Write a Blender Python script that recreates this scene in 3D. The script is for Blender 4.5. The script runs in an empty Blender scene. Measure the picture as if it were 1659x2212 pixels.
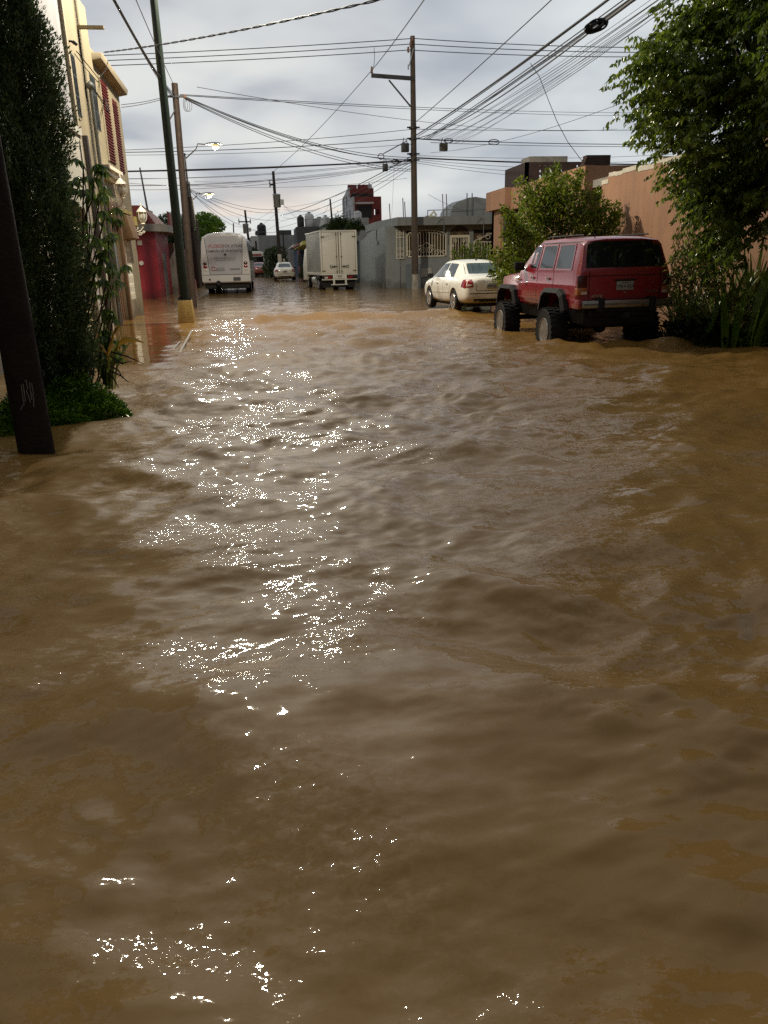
import bpy, bmesh, math, random
import numpy as np
from mathutils import Vector, Matrix
from mathutils.bvhtree import BVHTree

S = bpy.context.scene
COL = S.collection
R = math.radians
random.seed(7)
RNG = np.random.default_rng(7)

# ------------------------------------------------------------------ camera
# Eye 1.55 m above the flood water, pitched down; +Y runs up the street.
F, CX, CY, H = 1642.0, 829.5, 1106.0, 1.55       # focal length etc. in units of a 1659 x 2212 frame
PITCH, ROLL, YAW = R(18.4), 0.023, R(7.636)
_f = Vector((math.sin(YAW)*math.cos(PITCH), math.cos(YAW)*math.cos(PITCH), -math.sin(PITCH)))
_r0 = Vector((math.cos(YAW), -math.sin(YAW), 0))
_u0 = Vector((math.sin(YAW)*math.sin(PITCH), math.cos(YAW)*math.sin(PITCH), math.cos(PITCH)))
_r = _r0*math.cos(ROLL) - _u0*math.sin(ROLL)
_u = _u0*math.cos(ROLL) + _r0*math.sin(ROLL)
EYE = Vector((0, 0, H))
cam = bpy.data.cameras.new('camera')
camo = bpy.data.objects.new('camera', cam)
COL.objects.link(camo)
m = Matrix((( _r.x, _u.x, -_f.x, EYE.x), (_r.y, _u.y, -_f.y, EYE.y), (_r.z, _u.z, -_f.z, EYE.z), (0, 0, 0, 1)))
camo.matrix_world = m
cam.sensor_fit = 'VERTICAL'; cam.sensor_height = 36; cam.lens = F/2212*36
cam.clip_start = 0.05; cam.clip_end = 5000
S.camera = camo

# measured points of the place: rays of the surveyed frame met with a plane of the world
def _ray(x, y): return _f + _r*((x-CX)/F) - _u*((y-CY)/F)
def G(x, y, z=0.0):
    d = _ray(x, y); return EYE + d*((z-H)/d.z)
def AY(x, y, Y):
    d = _ray(x, y); return EYE + d*(Y/d.y)
def AX(x, y, X):
    d = _ray(x, y); return EYE + d*(X/d.x)

# ------------------------------------------------------------------ world: overcast dusk
W = bpy.data.worlds.new('World'); S.world = W; W.use_nodes = True
nt = W.node_tree; nt.nodes.clear()
def N(tree, kind, **kw):
    n = tree.nodes.new(kind)
    for k, v in kw.items():
        if k == 'inp':
            for i, val in v.items(): n.inputs[i].default_value = val
        else: setattr(n, k, v)
    return n
def ramp(tree, stops, interp='LINEAR'):
    n = tree.nodes.new('ShaderNodeValToRGB'); cr = n.color_ramp; cr.interpolation = interp
    while len(cr.elements) < len(stops): cr.elements.new(0.5)
    for e, (p, c) in zip(cr.elements, stops):
        e.position = p; e.color = (c[0], c[1], c[2], 1) if len(c) == 3 else c
    return n
SUN_EL, SUN_AZ = R(64), R(180)      # hidden by cloud, high behind the camera
L = nt.links.new
out = N(nt, 'ShaderNodeOutputWorld'); bg = N(nt, 'ShaderNodeBackground'); L(bg.outputs[0], out.inputs[0])
sky = N(nt, 'ShaderNodeTexSky', sky_type='NISHITA', sun_disc=False, sun_elevation=SUN_EL, sun_rotation=SUN_AZ)
skyk = N(nt, 'ShaderNodeMixRGB', blend_type='MULTIPLY', inp={0: 1.0, 2: (1.0, 1.0, 1.0, 1)}); L(sky.outputs[0], skyk.inputs[1])
tc = N(nt, 'ShaderNodeTexCoord')
sep = N(nt, 'ShaderNodeSeparateXYZ'); L(tc.outputs['Generated'], sep.inputs[0])
za = N(nt, 'ShaderNodeMath', operation='ADD', inp={1: 0.22}); L(sep.outputs[2], za.inputs[0])
zm = N(nt, 'ShaderNodeMath', operation='MAXIMUM', inp={1: 0.06}); L(za.outputs[0], zm.inputs[0])
dx = N(nt, 'ShaderNodeMath', operation='DIVIDE'); L(sep.outputs[0], dx.inputs[0]); L(zm.outputs[0], dx.inputs[1])
dy = N(nt, 'ShaderNodeMath', operation='DIVIDE'); L(sep.outputs[1], dy.inputs[0]); L(zm.outputs[0], dy.inputs[1])
cmb = N(nt, 'ShaderNodeCombineXYZ'); L(dx.outputs[0], cmb.inputs[0]); L(dy.outputs[0], cmb.inputs[1])
no1 = N(nt, 'ShaderNodeTexNoise', inp={'Scale': 1.7, 'Detail': 4, 'Roughness': 0.42, 'Distortion': 0.25}); L(cmb.outputs[0], no1.inputs['Vector'])
cl = ramp(nt, [(0.34, (3.9, 4.15, 4.65)), (0.45, (5.0, 5.3, 5.7)), (0.55, (5.95, 6.3, 6.5)), (0.68, (7.1, 7.45, 7.55))]); L(no1.outputs['Fac'], cl.inputs[0])
# brighter, warmer band low in the sky up the street (the last of the sunset under the cloud)
dotn = N(nt, 'ShaderNodeVectorMath', operation='DOT_PRODUCT'); L(tc.outputs['Generated'], dotn.inputs[0])
dotn.inputs[1].default_value = (math.sin(R(-3)), math.cos(R(-3)), 0.06)
near = N(nt, 'ShaderNodeMapRange', inp={1: 0.975, 2: 1.0, 3: 0.0, 4: 1.0}, interpolation_type='SMOOTHSTEP'); L(dotn.outputs['Value'], near.inputs[0])
low = N(nt, 'ShaderNodeMapRange', inp={1: 0.035, 2: 0.11, 3: 1.0, 4: 0.0}, interpolation_type='SMOOTHSTEP'); L(sep.outputs[2], low.inputs[0])
map2 = N(nt, 'ShaderNodeMapping', inp={'Scale': (5.0, 5.0, 34.0)}); L(tc.outputs['Generated'], map2.inputs[0])
no2 = N(nt, 'ShaderNodeTexNoise', inp={'Scale': 1.3, 'Detail': 4}); L(map2.outputs[0], no2.inputs['Vector'])
thr = N(nt, 'ShaderNodeMapRange', inp={1: 0.46, 2: 0.60, 3: 0.0, 4: 1.0}); L(no2.outputs['Fac'], thr.inputs[0])
pm = N(nt, 'ShaderNodeMath', operation='MULTIPLY'); L(near.outputs[0], pm.inputs[0]); L(low.outputs[0], pm.inputs[1])
pm2 = N(nt, 'ShaderNodeMath', operation='MULTIPLY'); L(pm.outputs[0], pm2.inputs[0]); L(thr.outputs[0], pm2.inputs[1])
peach = N(nt, 'ShaderNodeMixRGB', inp={2: (8.7, 7.4, 6.4, 1)}); L(pm2.outputs[0], peach.inputs[0]); L(cl.outputs[0], peach.inputs[1])
cov = N(nt, 'ShaderNodeMixRGB', inp={0: 0.93}); L(skyk.outputs[0], cov.inputs[1]); brk = N(nt, 'ShaderNodeMixRGB', inp={2: (8.2, 8.1, 7.6, 1)}); br1 = N(nt, 'ShaderNodeMapRange', inp={1: 0.93, 2: 1.0, 3: 0.0, 4: 0.75}, interpolation_type='SMOOTHSTEP'); L(dotn.outputs['Value'], br1.inputs[0])
br2 = N(nt, 'ShaderNodeMapRange', inp={1: 0.36, 2: 0.62, 3: 0.15, 4: 1.0}); L(no1.outputs['Fac'], br2.inputs[0])
br3 = N(nt, 'ShaderNodeMath', operation='MULTIPLY'); L(br1.outputs[0], br3.inputs[0]); L(br2.outputs[0], br3.inputs[1]); L(br3.outputs[0], brk.inputs[0])
L(cl.outputs[0], brk.inputs[1]); L(brk.outputs[0], peach.inputs[1]); L(peach.outputs[0], cov.inputs[2])
# dusk: the cloud is bright toward the sunset up the street and dark behind the camera
dk = N(nt, 'ShaderNodeMapRange', inp={1: -0.55, 2: 0.45, 3: 0.30, 4: 1.0}, interpolation_type='SMOOTHSTEP'); L(sep.outputs[1], dk.inputs[0])
dkm = N(nt, 'ShaderNodeVectorMath', operation='SCALE'); L(cov.outputs[0], dkm.inputs[0]); L(dk.outputs[0], dkm.inputs['Scale'])
L(dkm.outputs[0], bg.inputs[0]); bg.inputs[1].default_value = 0.105

sun = bpy.data.lights.new('sun', 'SUN'); sun.energy = 0.3; sun.angle = R(30); sun.color = (1, 0.95, 0.88)
so = bpy.data.objects.new('sun', sun); COL.objects.link(so)
so.rotation_euler = (R(90)-SUN_EL, 0, R(180)-SUN_AZ)

S.view_settings.view_transform = 'Standard'; S.view_settings.look = 'None'
S.view_settings.exposure = 0.0; S.view_settings.gamma = 1.0
S.cycles.max_bounces = 8; S.cycles.glossy_bounces = 4; S.cycles.transmission_bounces = 4; S.cycles.transparent_max_bounces = 8
S.cycles.use_denoising = False      # a phone picture at dusk has grain; denoising smears the glints
S.cycles.sample_clamp_indirect = 1.2
S.cycles.caustics_reflective = False; S.cycles.caustics_refractive = False

# ------------------------------------------------------------------ materials
MATS = {}
def lin(h):
    h = h.lstrip('#'); v = [int(h[i:i+2], 16)/255 for i in (0, 2, 4)]
    return tuple((x/12.92 if x <= 0.04045 else ((x+0.055)/1.055)**2.4) for x in v)
def mat(name, col, rough=0.6, metal=0.0, spec=0.5, var=0.12, vscale=2.5, bump=0.0, bscale=30.0, streak=0.0, grime=None, coat=0.0, emit=None, estr=0.0, trans=0.0, tide=0.0, tidec=None, tidez=0.0):
    if name in MATS: return MATS[name]
    if isinstance(col, str): col = lin(col)
    M = bpy.data.materials.new(name); M.use_nodes = True; t = M.node_tree; K = t.links.new
    p = t.nodes['Principled BSDF']
    p.inputs['Roughness'].default_value = rough; p.inputs['Metallic'].default_value = metal
    p.inputs['Specular IOR Level'].default_value = spec; p.inputs['Coat Weight'].default_value = coat
    p.inputs['Coat Roughness'].default_value = 0.08
    p.inputs['Transmission Weight'].default_value = trans
    p.inputs['Base Color'].default_value = (*col, 1)
    if emit: p.inputs['Emission Color'].default_value = (*emit, 1); p.inputs['Emission Strength'].default_value = estr
    geo = N(t, 'ShaderNodeNewGeometry')
    last = None
    if var:
        n = N(t, 'ShaderNodeTexNoise', inp={'Scale': vscale, 'Detail': 6, 'Roughness': 0.65}); K(geo.outputs['Position'], n.inputs['Vector'])
        rp = ramp(t, [(0.3, tuple(max(0, c*(1-var)) for c in col)), (0.7, tuple(min(1, c*(1+var)) for c in col))]); K(n.outputs['Fac'], rp.inputs[0])
        last = rp.outputs[0]
    if streak:
        mp = N(t, 'ShaderNodeMapping', inp={'Scale': (3.2, 3.2, 0.22)}); K(geo.outputs['Position'], mp.inputs[0])
        n = N(t, 'ShaderNodeTexNoise', inp={'Scale': 1.6, 'Detail': 5, 'Roughness': 0.6}); K(mp.outputs[0], n.inputs['Vector'])
        rp = N(t, 'ShaderNodeMapRange', inp={1: 0.45, 2: 0.75, 3: 0.0, 4: streak}); K(n.outputs['Fac'], rp.inputs[0])
        g = grime or (col[0]*0.45, col[1]*0.42, col[2]*0.36)
        mx = N(t, 'ShaderNodeMixRGB', inp={2: (*g, 1)}); K(rp.outputs[0], mx.inputs[0])
        if last: K(last, mx.inputs[1])
        else: mx.inputs[1].default_value = (*col, 1)
        last = mx.outputs[0]
    if tide:       # wet tide mark just above the flood
        sp = N(t, 'ShaderNodeSeparateXYZ'); K(geo.outputs['Position'], sp.inputs[0])
        n = N(t, 'ShaderNodeTexNoise', inp={'Scale': 2.2, 'Detail': 6}); K(geo.outputs['Position'], n.inputs['Vector'])
        a = N(t, 'ShaderNodeMath', operation='MULTIPLY_ADD', inp={1: -1.1, 2: 0.55}); K(n.outputs['Fac'], a.inputs[0])
        b = N(t, 'ShaderNodeMath', operation='ADD'); K(a.outputs[0], b.inputs[0]); K(sp.outputs[2], b.inputs[1])
        rp = N(t, 'ShaderNodeMapRange', inp={1: 0.18+tidez, 2: 0.46+tidez*1.15, 3: tide, 4: 0.0}); K(b.outputs[0], rp.inputs[0])
        mx = N(t, 'ShaderNodeMixRGB', inp={2: (*(tidec or (col[0]*.32+.02, col[1]*.30+.012, col[2]*.26+.004)), 1)}); K(rp.outputs[0], mx.inputs[0])
        if last: K(last, mx.inputs[1])
        else: mx.inputs[1].default_value = (*col, 1)
        last = mx.outputs[0]
    if last: K(last, p.inputs['Base Color'])
    if bump:
        n = N(t, 'ShaderNodeTexNoise', inp={'Scale': bscale, 'Detail': 4}); K(geo.outputs['Position'], n.inputs['Vector'])
        b = N(t, 'ShaderNodeBump', inp={'Strength': bump, 'Distance': 0.02}); K(n.outputs['Fac'], b.inputs['Height']); K(b.outputs[0], p.inputs['Normal'])
    MATS[name] = M
    return M
def leafmat(name, col, col2, rough=0.36, transl=0.3, scale=9.0):
    if name in MATS: return MATS[name]
    M = bpy.data.materials.new(name); M.use_nodes = True; t = M.node_tree; K = t.links.new
    p = t.nodes['Principled BSDF']; o = t.nodes['Material Output']
    geo = N(t, 'ShaderNodeNewGeometry')
    n = N(t, 'ShaderNodeTexNoise', inp={'Scale': scale, 'Detail': 3}); K(geo.outputs['Position'], n.inputs['Vector'])
    ad = N(t, 'ShaderNodeMath', operation='ADD'); K(n.outputs['Fac'], ad.inputs[0])
    rn = N(t, 'ShaderNodeMath', operation='MULTIPLY_ADD', inp={1: 0.5, 2: -0.25}); K(geo.outputs['Random Per Island'], rn.inputs[0]); K(rn.outputs[0], ad.inputs[1])
    rp = ramp(t, [(0.3, col), (0.7, col2)]); K(ad.outputs[0], rp.inputs[0])
    K(rp.outputs[0], p.inputs['Base Color']); p.inputs['Roughness'].default_value = rough
    tr = N(t, 'ShaderNodeBsdfTranslucent'); K(rp.outputs[0], tr.inputs[0])
    mx = N(t, 'ShaderNodeMixShader', inp={0: transl}); K(p.outputs[0], mx.inputs[1]); K(tr.outputs[0], mx.inputs[2]); K(mx.outputs[0], o.inputs[0])
    MATS[name] = M
    return M

# ------------------------------------------------------------------ objects
def tag(o, label=None, cat=None, group=None, kind=None):
    if label: o['label'] = label
    if cat: o['category'] = cat
    if group: o['group'] = group
    if kind: o['kind'] = kind
    return o
def thing(name, label, cat, loc=(0, 0, 0), rz=0.0, group=None, rot=None):
    o = bpy.data.objects.new(name, None); COL.objects.link(o)
    o.location = loc; o.rotation_euler = rot if rot else (0, 0, rz); o.empty_display_size = 0.2
    return tag(o, label, cat, group)
def link_mesh(name, me, parent=None, mats=(), smooth=None):
    for mm in mats: me.materials.append(mm)
    if smooth is not None:
        me.polygons.foreach_set('use_smooth', [True]*len(me.polygons))
        if smooth < 180: me.set_sharp_from_angle(angle=R(smooth))
    o = bpy.data.objects.new(name, me); COL.objects.link(o)
    if parent: o.parent = parent
    return o
def copy_tree(o, parent=None):
    c = o.copy(); COL.objects.link(c); c.parent = parent
    for ch in o.children: copy_tree(ch, c)
    return c

class MB:
    """Collects shapes into one mesh. org: world point that becomes the local origin."""
    def __init__(s, org=(0, 0, 0)):
        s.v = []; s.f = []; s.org = Vector(org)
    def add(s, vs, fs):
        b = len(s.v); s.v += [Vector(p)-s.org for p in vs]; s.f += [tuple(i+b for i in q) for q in fs]; return s
    def quad(s, a, b, c, d): return s.add([a, b, c, d], [(0, 1, 2, 3)])
    def poly(s, pts): return s.add(pts, [tuple(range(len(pts)))])
    def hexa(s, p):   # 4 bottom, 4 top, both counter-clockwise from above
        return s.add(p, [(3, 2, 1, 0), (4, 5, 6, 7), (0, 1, 5, 4), (1, 2, 6, 5), (2, 3, 7, 6), (3, 0, 4, 7)])
    def box(s, x0, x1, y0, y1, z0, z1):
        return s.hexa([(x0, y0, z0), (x1, y0, z0), (x1, y1, z0), (x0, y1, z0), (x0, y0, z1), (x1, y0, z1), (x1, y1, z1), (x0, y1, z1)])
    def bar(s, a, b, w, h, up=(0, 0, 1)):
        a, b = Vector(a), Vector(b); d = (b-a).normalized(); up = Vector(up)
        if abs(d.dot(up)) > 0.98: up = Vector((1, 0, 0))
        r = d.cross(up).normalized()*w/2; u = r.cross(d).normalized()*h/2
        return s.hexa([a-r-u, a+r-u, b+r-u, b-r-u, a-r+u, a+r+u, b+r+u, b-r+u])
    def tube(s, pts, r, n=8, cap=True, closed=False):
        pts = [Vector(p) for p in pts]; k = len(pts)
        rs = r if isinstance(r, (list, tuple)) else [r]*k
        vs = []; prev = None
        for i, p in enumerate(pts):
            if closed: d = pts[(i+1) % k]-pts[i-1]
            else: d = pts[min(i+1, k-1)]-pts[max(i-1, 0)]
            d.normalize()
            if prev is None:
                up = Vector((0, 0, 1)) if abs(d.z) < 0.95 else Vector((1, 0, 0))
                x = d.cross(up).normalized()
            else:
                x = prev - d*prev.dot(d)
                x = x.normalized() if x.length > 1e-6 else d.orthogonal().normalized()
            prev = x; y = d.cross(x)
            vs += [p + (x*math.cos(2*math.pi*j/n) + y*math.sin(2*math.pi*j/n))*rs[i] for j in range(n)]
        fs = []
        for i in range(k if closed else k-1):
            a, b = i*n, ((i+1) % k)*n
            fs += [(a+j, a+(j+1) % n, b+(j+1) % n, b+j) for j in range(n)]
        if cap and not closed: fs += [tuple(range(n-1, -1, -1)), tuple(range((k-1)*n, k*n))]
        return s.add(vs, fs)
    def cyl(s, a, b, r0, r1=None, n=16): return s.tube([a, b], [r0, r0 if r1 is None else r1], n)
    def lathe(s, prof, o=(0, 0, 0), axis='z', n=24):
        o = Vector(o); vs = []
        for (r, z) in prof:
            for j in range(n):
                c, q = r*math.cos(2*math.pi*j/n), r*math.sin(2*math.pi*j/n)
                vs.append(o + Vector({'z': (c, q, z), 'x': (z, c, q), 'y': (q, z, c)}[axis]))
        fs = []
        for i in range(len(prof)-1):
            a, b = i*n, (i+1)*n
            fs += [(a+j, a+(j+1) % n, b+(j+1) % n, b+j) for j in range(n)]
        fs += [tuple(range(n-1, -1, -1)), tuple(range((len(prof)-1)*n, len(prof)*n))]
        return s.add(vs, fs)
    def prism(s, poly, axis, a, b):   # polygon of 2-D points pushed along an axis
        f = {'x': lambda p, t: (t, p[0], p[1]), 'y': lambda p, t: (p[0], t, p[1]), 'z': lambda p, t: (p[0], p[1], t)}[axis]
        n = len(poly)
        vs = [f(p, a) for p in poly] + [f(p, b) for p in poly]
        return s.add(vs, [tuple(range(n-1, -1, -1)), tuple(range(n, 2*n))] + [(i, (i+1) % n, n+(i+1) % n, n+i) for i in range(n)])
    def wall(s, P, U, V, Nn, w, h, holes=(), t=0.2):
        """A wall face with real openings: front face, reveals t deep, outer rim."""
        P, U, V, Nn = Vector(P), Vector(U), Vector(V), Vector(Nn)
        us = sorted({0, w, *[c for q in holes for c in (q[0], q[1])]}); vs_ = sorted({0, h, *[c for q in holes for c in (q[2], q[3])]})
        for i in range(len(us)-1):
            for j in range(len(vs_)-1):
                cu, cv = (us[i]+us[i+1])/2, (vs_[j]+vs_[j+1])/2
                if any(q[0] < cu < q[1] and q[2] < cv < q[3] for q in holes): continue
                s.quad(P+U*us[i]+V*vs_[j], P+U*us[i+1]+V*vs_[j], P+U*us[i+1]+V*vs_[j+1], P+U*us[i]+V*vs_[j+1])
        for (a, b, c, d) in list(holes)+[(0, w, 0, h)]:
            cs = [P+U*a+V*c, P+U*b+V*c, P+U*b+V*d, P+U*a+V*d]
            for k in range(4):
                p, q = cs[k], cs[(k+1) % 4]; s.quad(p, q, q-Nn*t, p-Nn*t)
        return s
    def build(s, name, mt, parent=None, smooth=35, bevel=0.0, recalc=True):
        me = bpy.data.meshes.new(name); me.from_pydata([tuple(v) for v in s.v], [], s.f)
        if recalc or bevel:
            bm = bmesh.new(); bm.from_mesh(me)
            if recalc: bmesh.ops.recalc_face_normals(bm, faces=bm.faces[:])
            if bevel:
                bmesh.ops.remove_doubles(bm, verts=bm.verts[:], dist=1e-5)
                es = [e for e in bm.edges if len(e.link_faces) == 2 and e.calc_face_angle(0) > 0.5]
                bmesh.ops.bevel(bm, geom=es, offset=bevel, segments=2, profile=0.6, affect='EDGES', clamp_overlap=True)
            bm.to_mesh(me); bm.free()
        return link_mesh(name, me, parent, [mt], smooth)

def text(name, body, size, mt, parent, loc, rot=(R(90), 0, 0), align='CENTER', ext=0.002, wid=1.0, shear=0.0, bold=0.0):
    c = bpy.data.curves.new(name, 'FONT'); c.body = body; c.size = size; c.extrude = ext; c.align_x = align; c.align_y = 'CENTER'; c.shear = shear
    c.offset = bold
    o = bpy.data.objects.new(name, c); COL.objects.link(o)
    bpy.context.view_layer.update()
    me = bpy.data.meshes.new_from_object(o.evaluated_get(bpy.context.evaluated_depsgraph_get()))
    bpy.data.objects.remove(o)
    k = link_mesh(name, me, parent, []); me.materials.clear(); me.materials.append(mt)
    k.location = loc; k.rotation_euler = rot; k.scale = (wid, 1, 1)
    return k
def apply_mods(o):
    bpy.context.view_layer.update()
    me = bpy.data.meshes.new_from_object(o.evaluated_get(bpy.context.evaluated_depsgraph_get()))
    o.modifiers.clear(); old = o.data; o.data = me; bpy.data.meshes.remove(old)
    return o

def leaves(name, mt, pts, dirs, length, width, parent=None, fold=0.25, roll=None, org=(0, 0, 0), bend=0.0):
    """Many small folded leaves in one foliage mesh: base point + axis for each leaf."""
    P = np.asarray(pts, float) - np.array(org, float); D = np.asarray(dirs, float)
    n = len(P); D /= np.linalg.norm(D, axis=1)[:, None]+1e-9
    Ln = np.broadcast_to(np.asarray(length, float), (n,))[:, None]; Wd = np.broadcast_to(np.asarray(width, float), (n,))[:, None]
    rnd = RNG.normal(size=(n, 3)); X = np.cross(D, rnd); X /= np.linalg.norm(X, axis=1)[:, None]+1e-9
    if roll is not None:   # leaf faces mostly up: side vector near horizontal
        U = np.tile(np.array([0, 0, 1.0]), (n, 1)); Hx = np.cross(D, U); Hx /= np.linalg.norm(Hx, axis=1)[:, None]+1e-9
        X = Hx*roll + X*(1-roll); X /= np.linalg.norm(X, axis=1)[:, None]+1e-9
    Y = np.cross(X, D)
    mid = P + D*Ln*0.45; tip = P + D*Ln - Y*Ln*bend
    a = mid + X*Wd*0.5 + Y*Wd*fold; b = mid - X*Wd*0.5 + Y*Wd*fold
    V = np.stack([P, a, tip, b], 1).reshape(-1, 3)
    me = bpy.data.meshes.new(name)
    me.vertices.add(4*n); me.vertices.foreach_set('co', V.ravel())
    base = (np.arange(n)*4)[:, None]
    tri = np.concatenate([base+np.array([0, 1, 2]), base+np.array([0, 2, 3])], 1).reshape(-1)
    me.loops.add(6*n); me.loops.foreach_set('vertex_index', tri)
    me.polygons.add(2*n); me.polygons.foreach_set('loop_start', np.arange(2*n)*3)
    me.update(); me.validate()
    me.materials.append(mt)
    o = bpy.data.objects.new(name, me); COL.objects.link(o)
    if parent: o.parent = parent
    return o
def blades(mb, base, n, hgt, wid, lean, spread=0.15, seg=5, arch=0.6, rng=random):
    """Strap-shaped leaves rising from a base point and arching over."""
    base = Vector(base)
    for i in range(n):
        a = rng.uniform(0, 2*math.pi); d = Vector((math.cos(a), math.sin(a), 0)); sd = Vector((-d.y, d.x, 0))
        h = hgt*rng.uniform(0.65, 1.1); l = lean*rng.uniform(0.3, 1.3); w = wid*rng.uniform(0.7, 1.2)
        p0 = base + d*rng.uniform(0, spread); vs = []
        tw = rng.uniform(-0.6, 0.6)
        for k in range(seg+1):
            t = k/seg
            p = p0 + d*(l*t**(1.6)) + Vector((0, 0, h*(t - arch*0.5*t**3*min(1, l/hgt*2))))
            ww = w*math.sin(math.pi*min(0.97, 0.16+0.84*t))**0.7*0.5
            s_ = (sd*math.cos(tw*t) + d*math.sin(tw*t)*0.5)
            vs += [p - s_*ww, p + Vector((0, 0, -ww*0.5)), p + s_*ww]
        fs = []
        for k in range(seg):
            b = k*3; fs += [(b, b+1, b+4, b+3), (b+1, b+2, b+5, b+4)]
        mb.add(vs, fs)
    return mb
def unit(v): v = np.asarray(v, float); return v/(np.linalg.norm(v, axis=-1, keepdims=True)+1e-9)
# ------------------------------------------------------------------ ground and water
g = MB(); g.quad((-1500, -1500, -0.55), (1500, -1500, -0.55), (1500, 1500, -0.55), (-1500, 1500, -0.55))
tag(g.build('ground', mat('wet_mud', (0.09, 0.065, 0.04), 0.5, var=0.3, vscale=0.4)), kind='structure')

def value_noise(x, y, seed):
    r = np.random.default_rng(seed); T = r.random((64, 64))
    xi, yi = np.floor(x).astype(int), np.floor(y).astype(int); fx, fy = x-xi, y-yi
    fx, fy = fx*fx*(3-2*fx), fy*fy*(3-2*fy)
    a, b, c, d = T[xi % 64, yi % 64], T[(xi+1) % 64, yi % 64], T[xi % 64, (yi+1) % 64], T[(xi+1) % 64, (yi+1) % 64]
    return (a*(1-fx)+b*fx)*(1-fy) + (c*(1-fx)+d*fx)*fy
def smooth(a, b, x):
    t = np.clip((x-a)/(b-a), 0, 1); return t*t*(3-2*t)
def activity(x, y):
    """How broken the water is: a rough current down the street, calm over the kerb and in the side street."""
    left = smooth(-2.15, -1.45, x + 0.15*np.sin(y*0.9) + 0.7*smooth(17, 21, y))           # 0 over the left pavement
    nearl = 1 - smooth(12.6, 13.6, y + 0.3*np.sin(x*2.1))                              # near the camera the current spreads over the pavement
    street = np.maximum(left, nearl*0.8)
    beyond = smooth(20.5, 23.5, y)
    a = street*(1-beyond) + beyond*(0.32 + 0.25*smooth(-2.5, 0.5, x)*(1-smooth(2.5, 5, x))) + (1-street)*(1-beyond)*0.07
    a = a*(1-smooth(60, 120, y)*0.5)
    return a
def water_height(x, y, dy):
    A = activity(x, y)
    patch = 0.45 + 0.9*value_noise(x*0.55+3, y*0.38+9, 3)
    wx = x + 0.35*(value_noise(x*0.8, y*0.8, 11)-0.5); wy = y + 0.45*(value_noise(x*0.7+20, y*0.7, 12)-0.5)
    r = np.random.default_rng(5); h = np.zeros_like(x)
    for i in range(54):
        lam = 0.10*(22.0**r.random()); th = r.normal(0, 0.75); k = 2*math.pi/lam
        kx, ky = k*math.sin(th), k*math.cos(th); ph = r.uniform(0, 2*math.pi)
        a = 0.0037*lam**0.80*(1.95 if lam > 0.6 else 1.0)
        fil = smooth(1.6, 3.4, lam/np.maximum(dy, 1e-4))
        s = np.sin(kx*wx + ky*wy + ph)
        h += a*fil*(s + 0.35*(2*np.abs(s)**1.5-1))
    h *= A*patch
    # the standing wave where the side street meets the current, and the wake round the parked cars
    yr = 21.7 + 0.25*np.sin(x*1.3) + 0.15*np.sin(x*3.1+1)
    m = smooth(-1.8, -0.4, x)*(1-smooth(4.6, 6.4, x))
    h += m*(0.16*np.exp(-((y-yr)/0.40)**2) + 0.03*np.exp(-((y-yr+1.3)/0.3)**2))*(0.7+0.6*value_noise(x*3, y*3, 21))
    yk = 13.0 + 0.22*np.sin(x*1.7+0.5) + 0.12*np.sin(x*4.3)
    m = smooth(4.2, 5.0, x)*(1-smooth(7.6, 9.0, x))
    h += m*0.11*np.exp(-((y-yk)/0.24)**2)*(0.5+0.9*value_noise(x*3.5, y*3.5, 22))
    h += 0.05*np.exp(-(((x+1.12)/0.35)**2 + ((y-10.1)/0.22)**2))          # water heaping over the sunken kerb
    h += 0.03*np.exp(-(((x+1.3)/0.5)**2 + ((y-9.6)/0.3)**2))*np.sin(x*14+y*9)
    return h
ys = [-2.0]
while ys[-1] < 160: ys.append(ys[-1] + max(0.0055, 0.0068*max(ys[-1], 0.4)*0.55, ys[-1]**2/1300*0.62 if ys[-1] > 1 else 0))
ys = np.array([-60, -20, -6, -3.4] + ys + [200, 300])
nc = 460
u = np.linspace(-1, 1, nc); u = np.sign(u)*(0.55*np.abs(u)+0.45*np.abs(u)**4)
wd = np.where(ys > 0, 2.2 + 1.25*ys, 2.2 + 2*np.abs(ys))
Xg = u[None, :]*wd[:, None] + 0.13*np.maximum(ys, 0)[:, None]; Yg = np.repeat(ys[:, None], nc, 1)
DY = np.repeat(np.gradient(ys)[:, None], nc, 1); DX = np.repeat((wd/nc*1.1)[:, None], nc, 1)
Zg = water_height(Xg, Yg, np.maximum(DY, DX))
nr = len(ys)
me = bpy.data.meshes.new('water')
me.vertices.add(nr*nc); me.vertices.foreach_set('co', np.stack([Xg, Yg, Zg], -1).astype(np.float32).ravel())
ii, jj = np.meshgrid(np.arange(nr-1), np.arange(nc-1), indexing='ij'); b0 = (ii*nc+jj).ravel()
q = np.stack([b0, b0+1, b0+nc+1, b0+nc], 1).ravel()
me.loops.add(len(q)); me.loops.foreach_set('vertex_index', q)
me.polygons.add(len(b0)); me.polygons.foreach_set('loop_start', np.arange(len(b0))*4)
me.update(); me.validate()
at = me.attributes.new('chop', 'FLOAT', 'POINT'); at.data.foreach_set('value', activity(Xg, Yg).astype(np.float32).ravel())
water = link_mesh('water', me, None, [], 180); tag(water, kind='structure')
M = bpy.data.materials.new('muddy_water'); M.use_nodes = True; t = M.node_tree; K = t.links.new
p = t.nodes['Principled BSDF']; geo = N(t, 'ShaderNodeNewGeometry')
n1 = N(t, 'ShaderNodeTexNoise', inp={'Scale': 0.55, 'Detail': 6, 'Roughness': 0.6, 'Distortion': 0.8}); K(geo.outputs['Position'], n1.inputs['Vector'])
rp = ramp(t, [(0.3, (0.158, 0.085, 0.020)), (0.55, (0.182, 0.099, 0.024)), (0.75, (0.205, 0.114, 0.030))]); K(n1.outputs['Fac'], rp.inputs[0]); K(rp.outputs[0], p.inputs['Base Color'])
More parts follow.
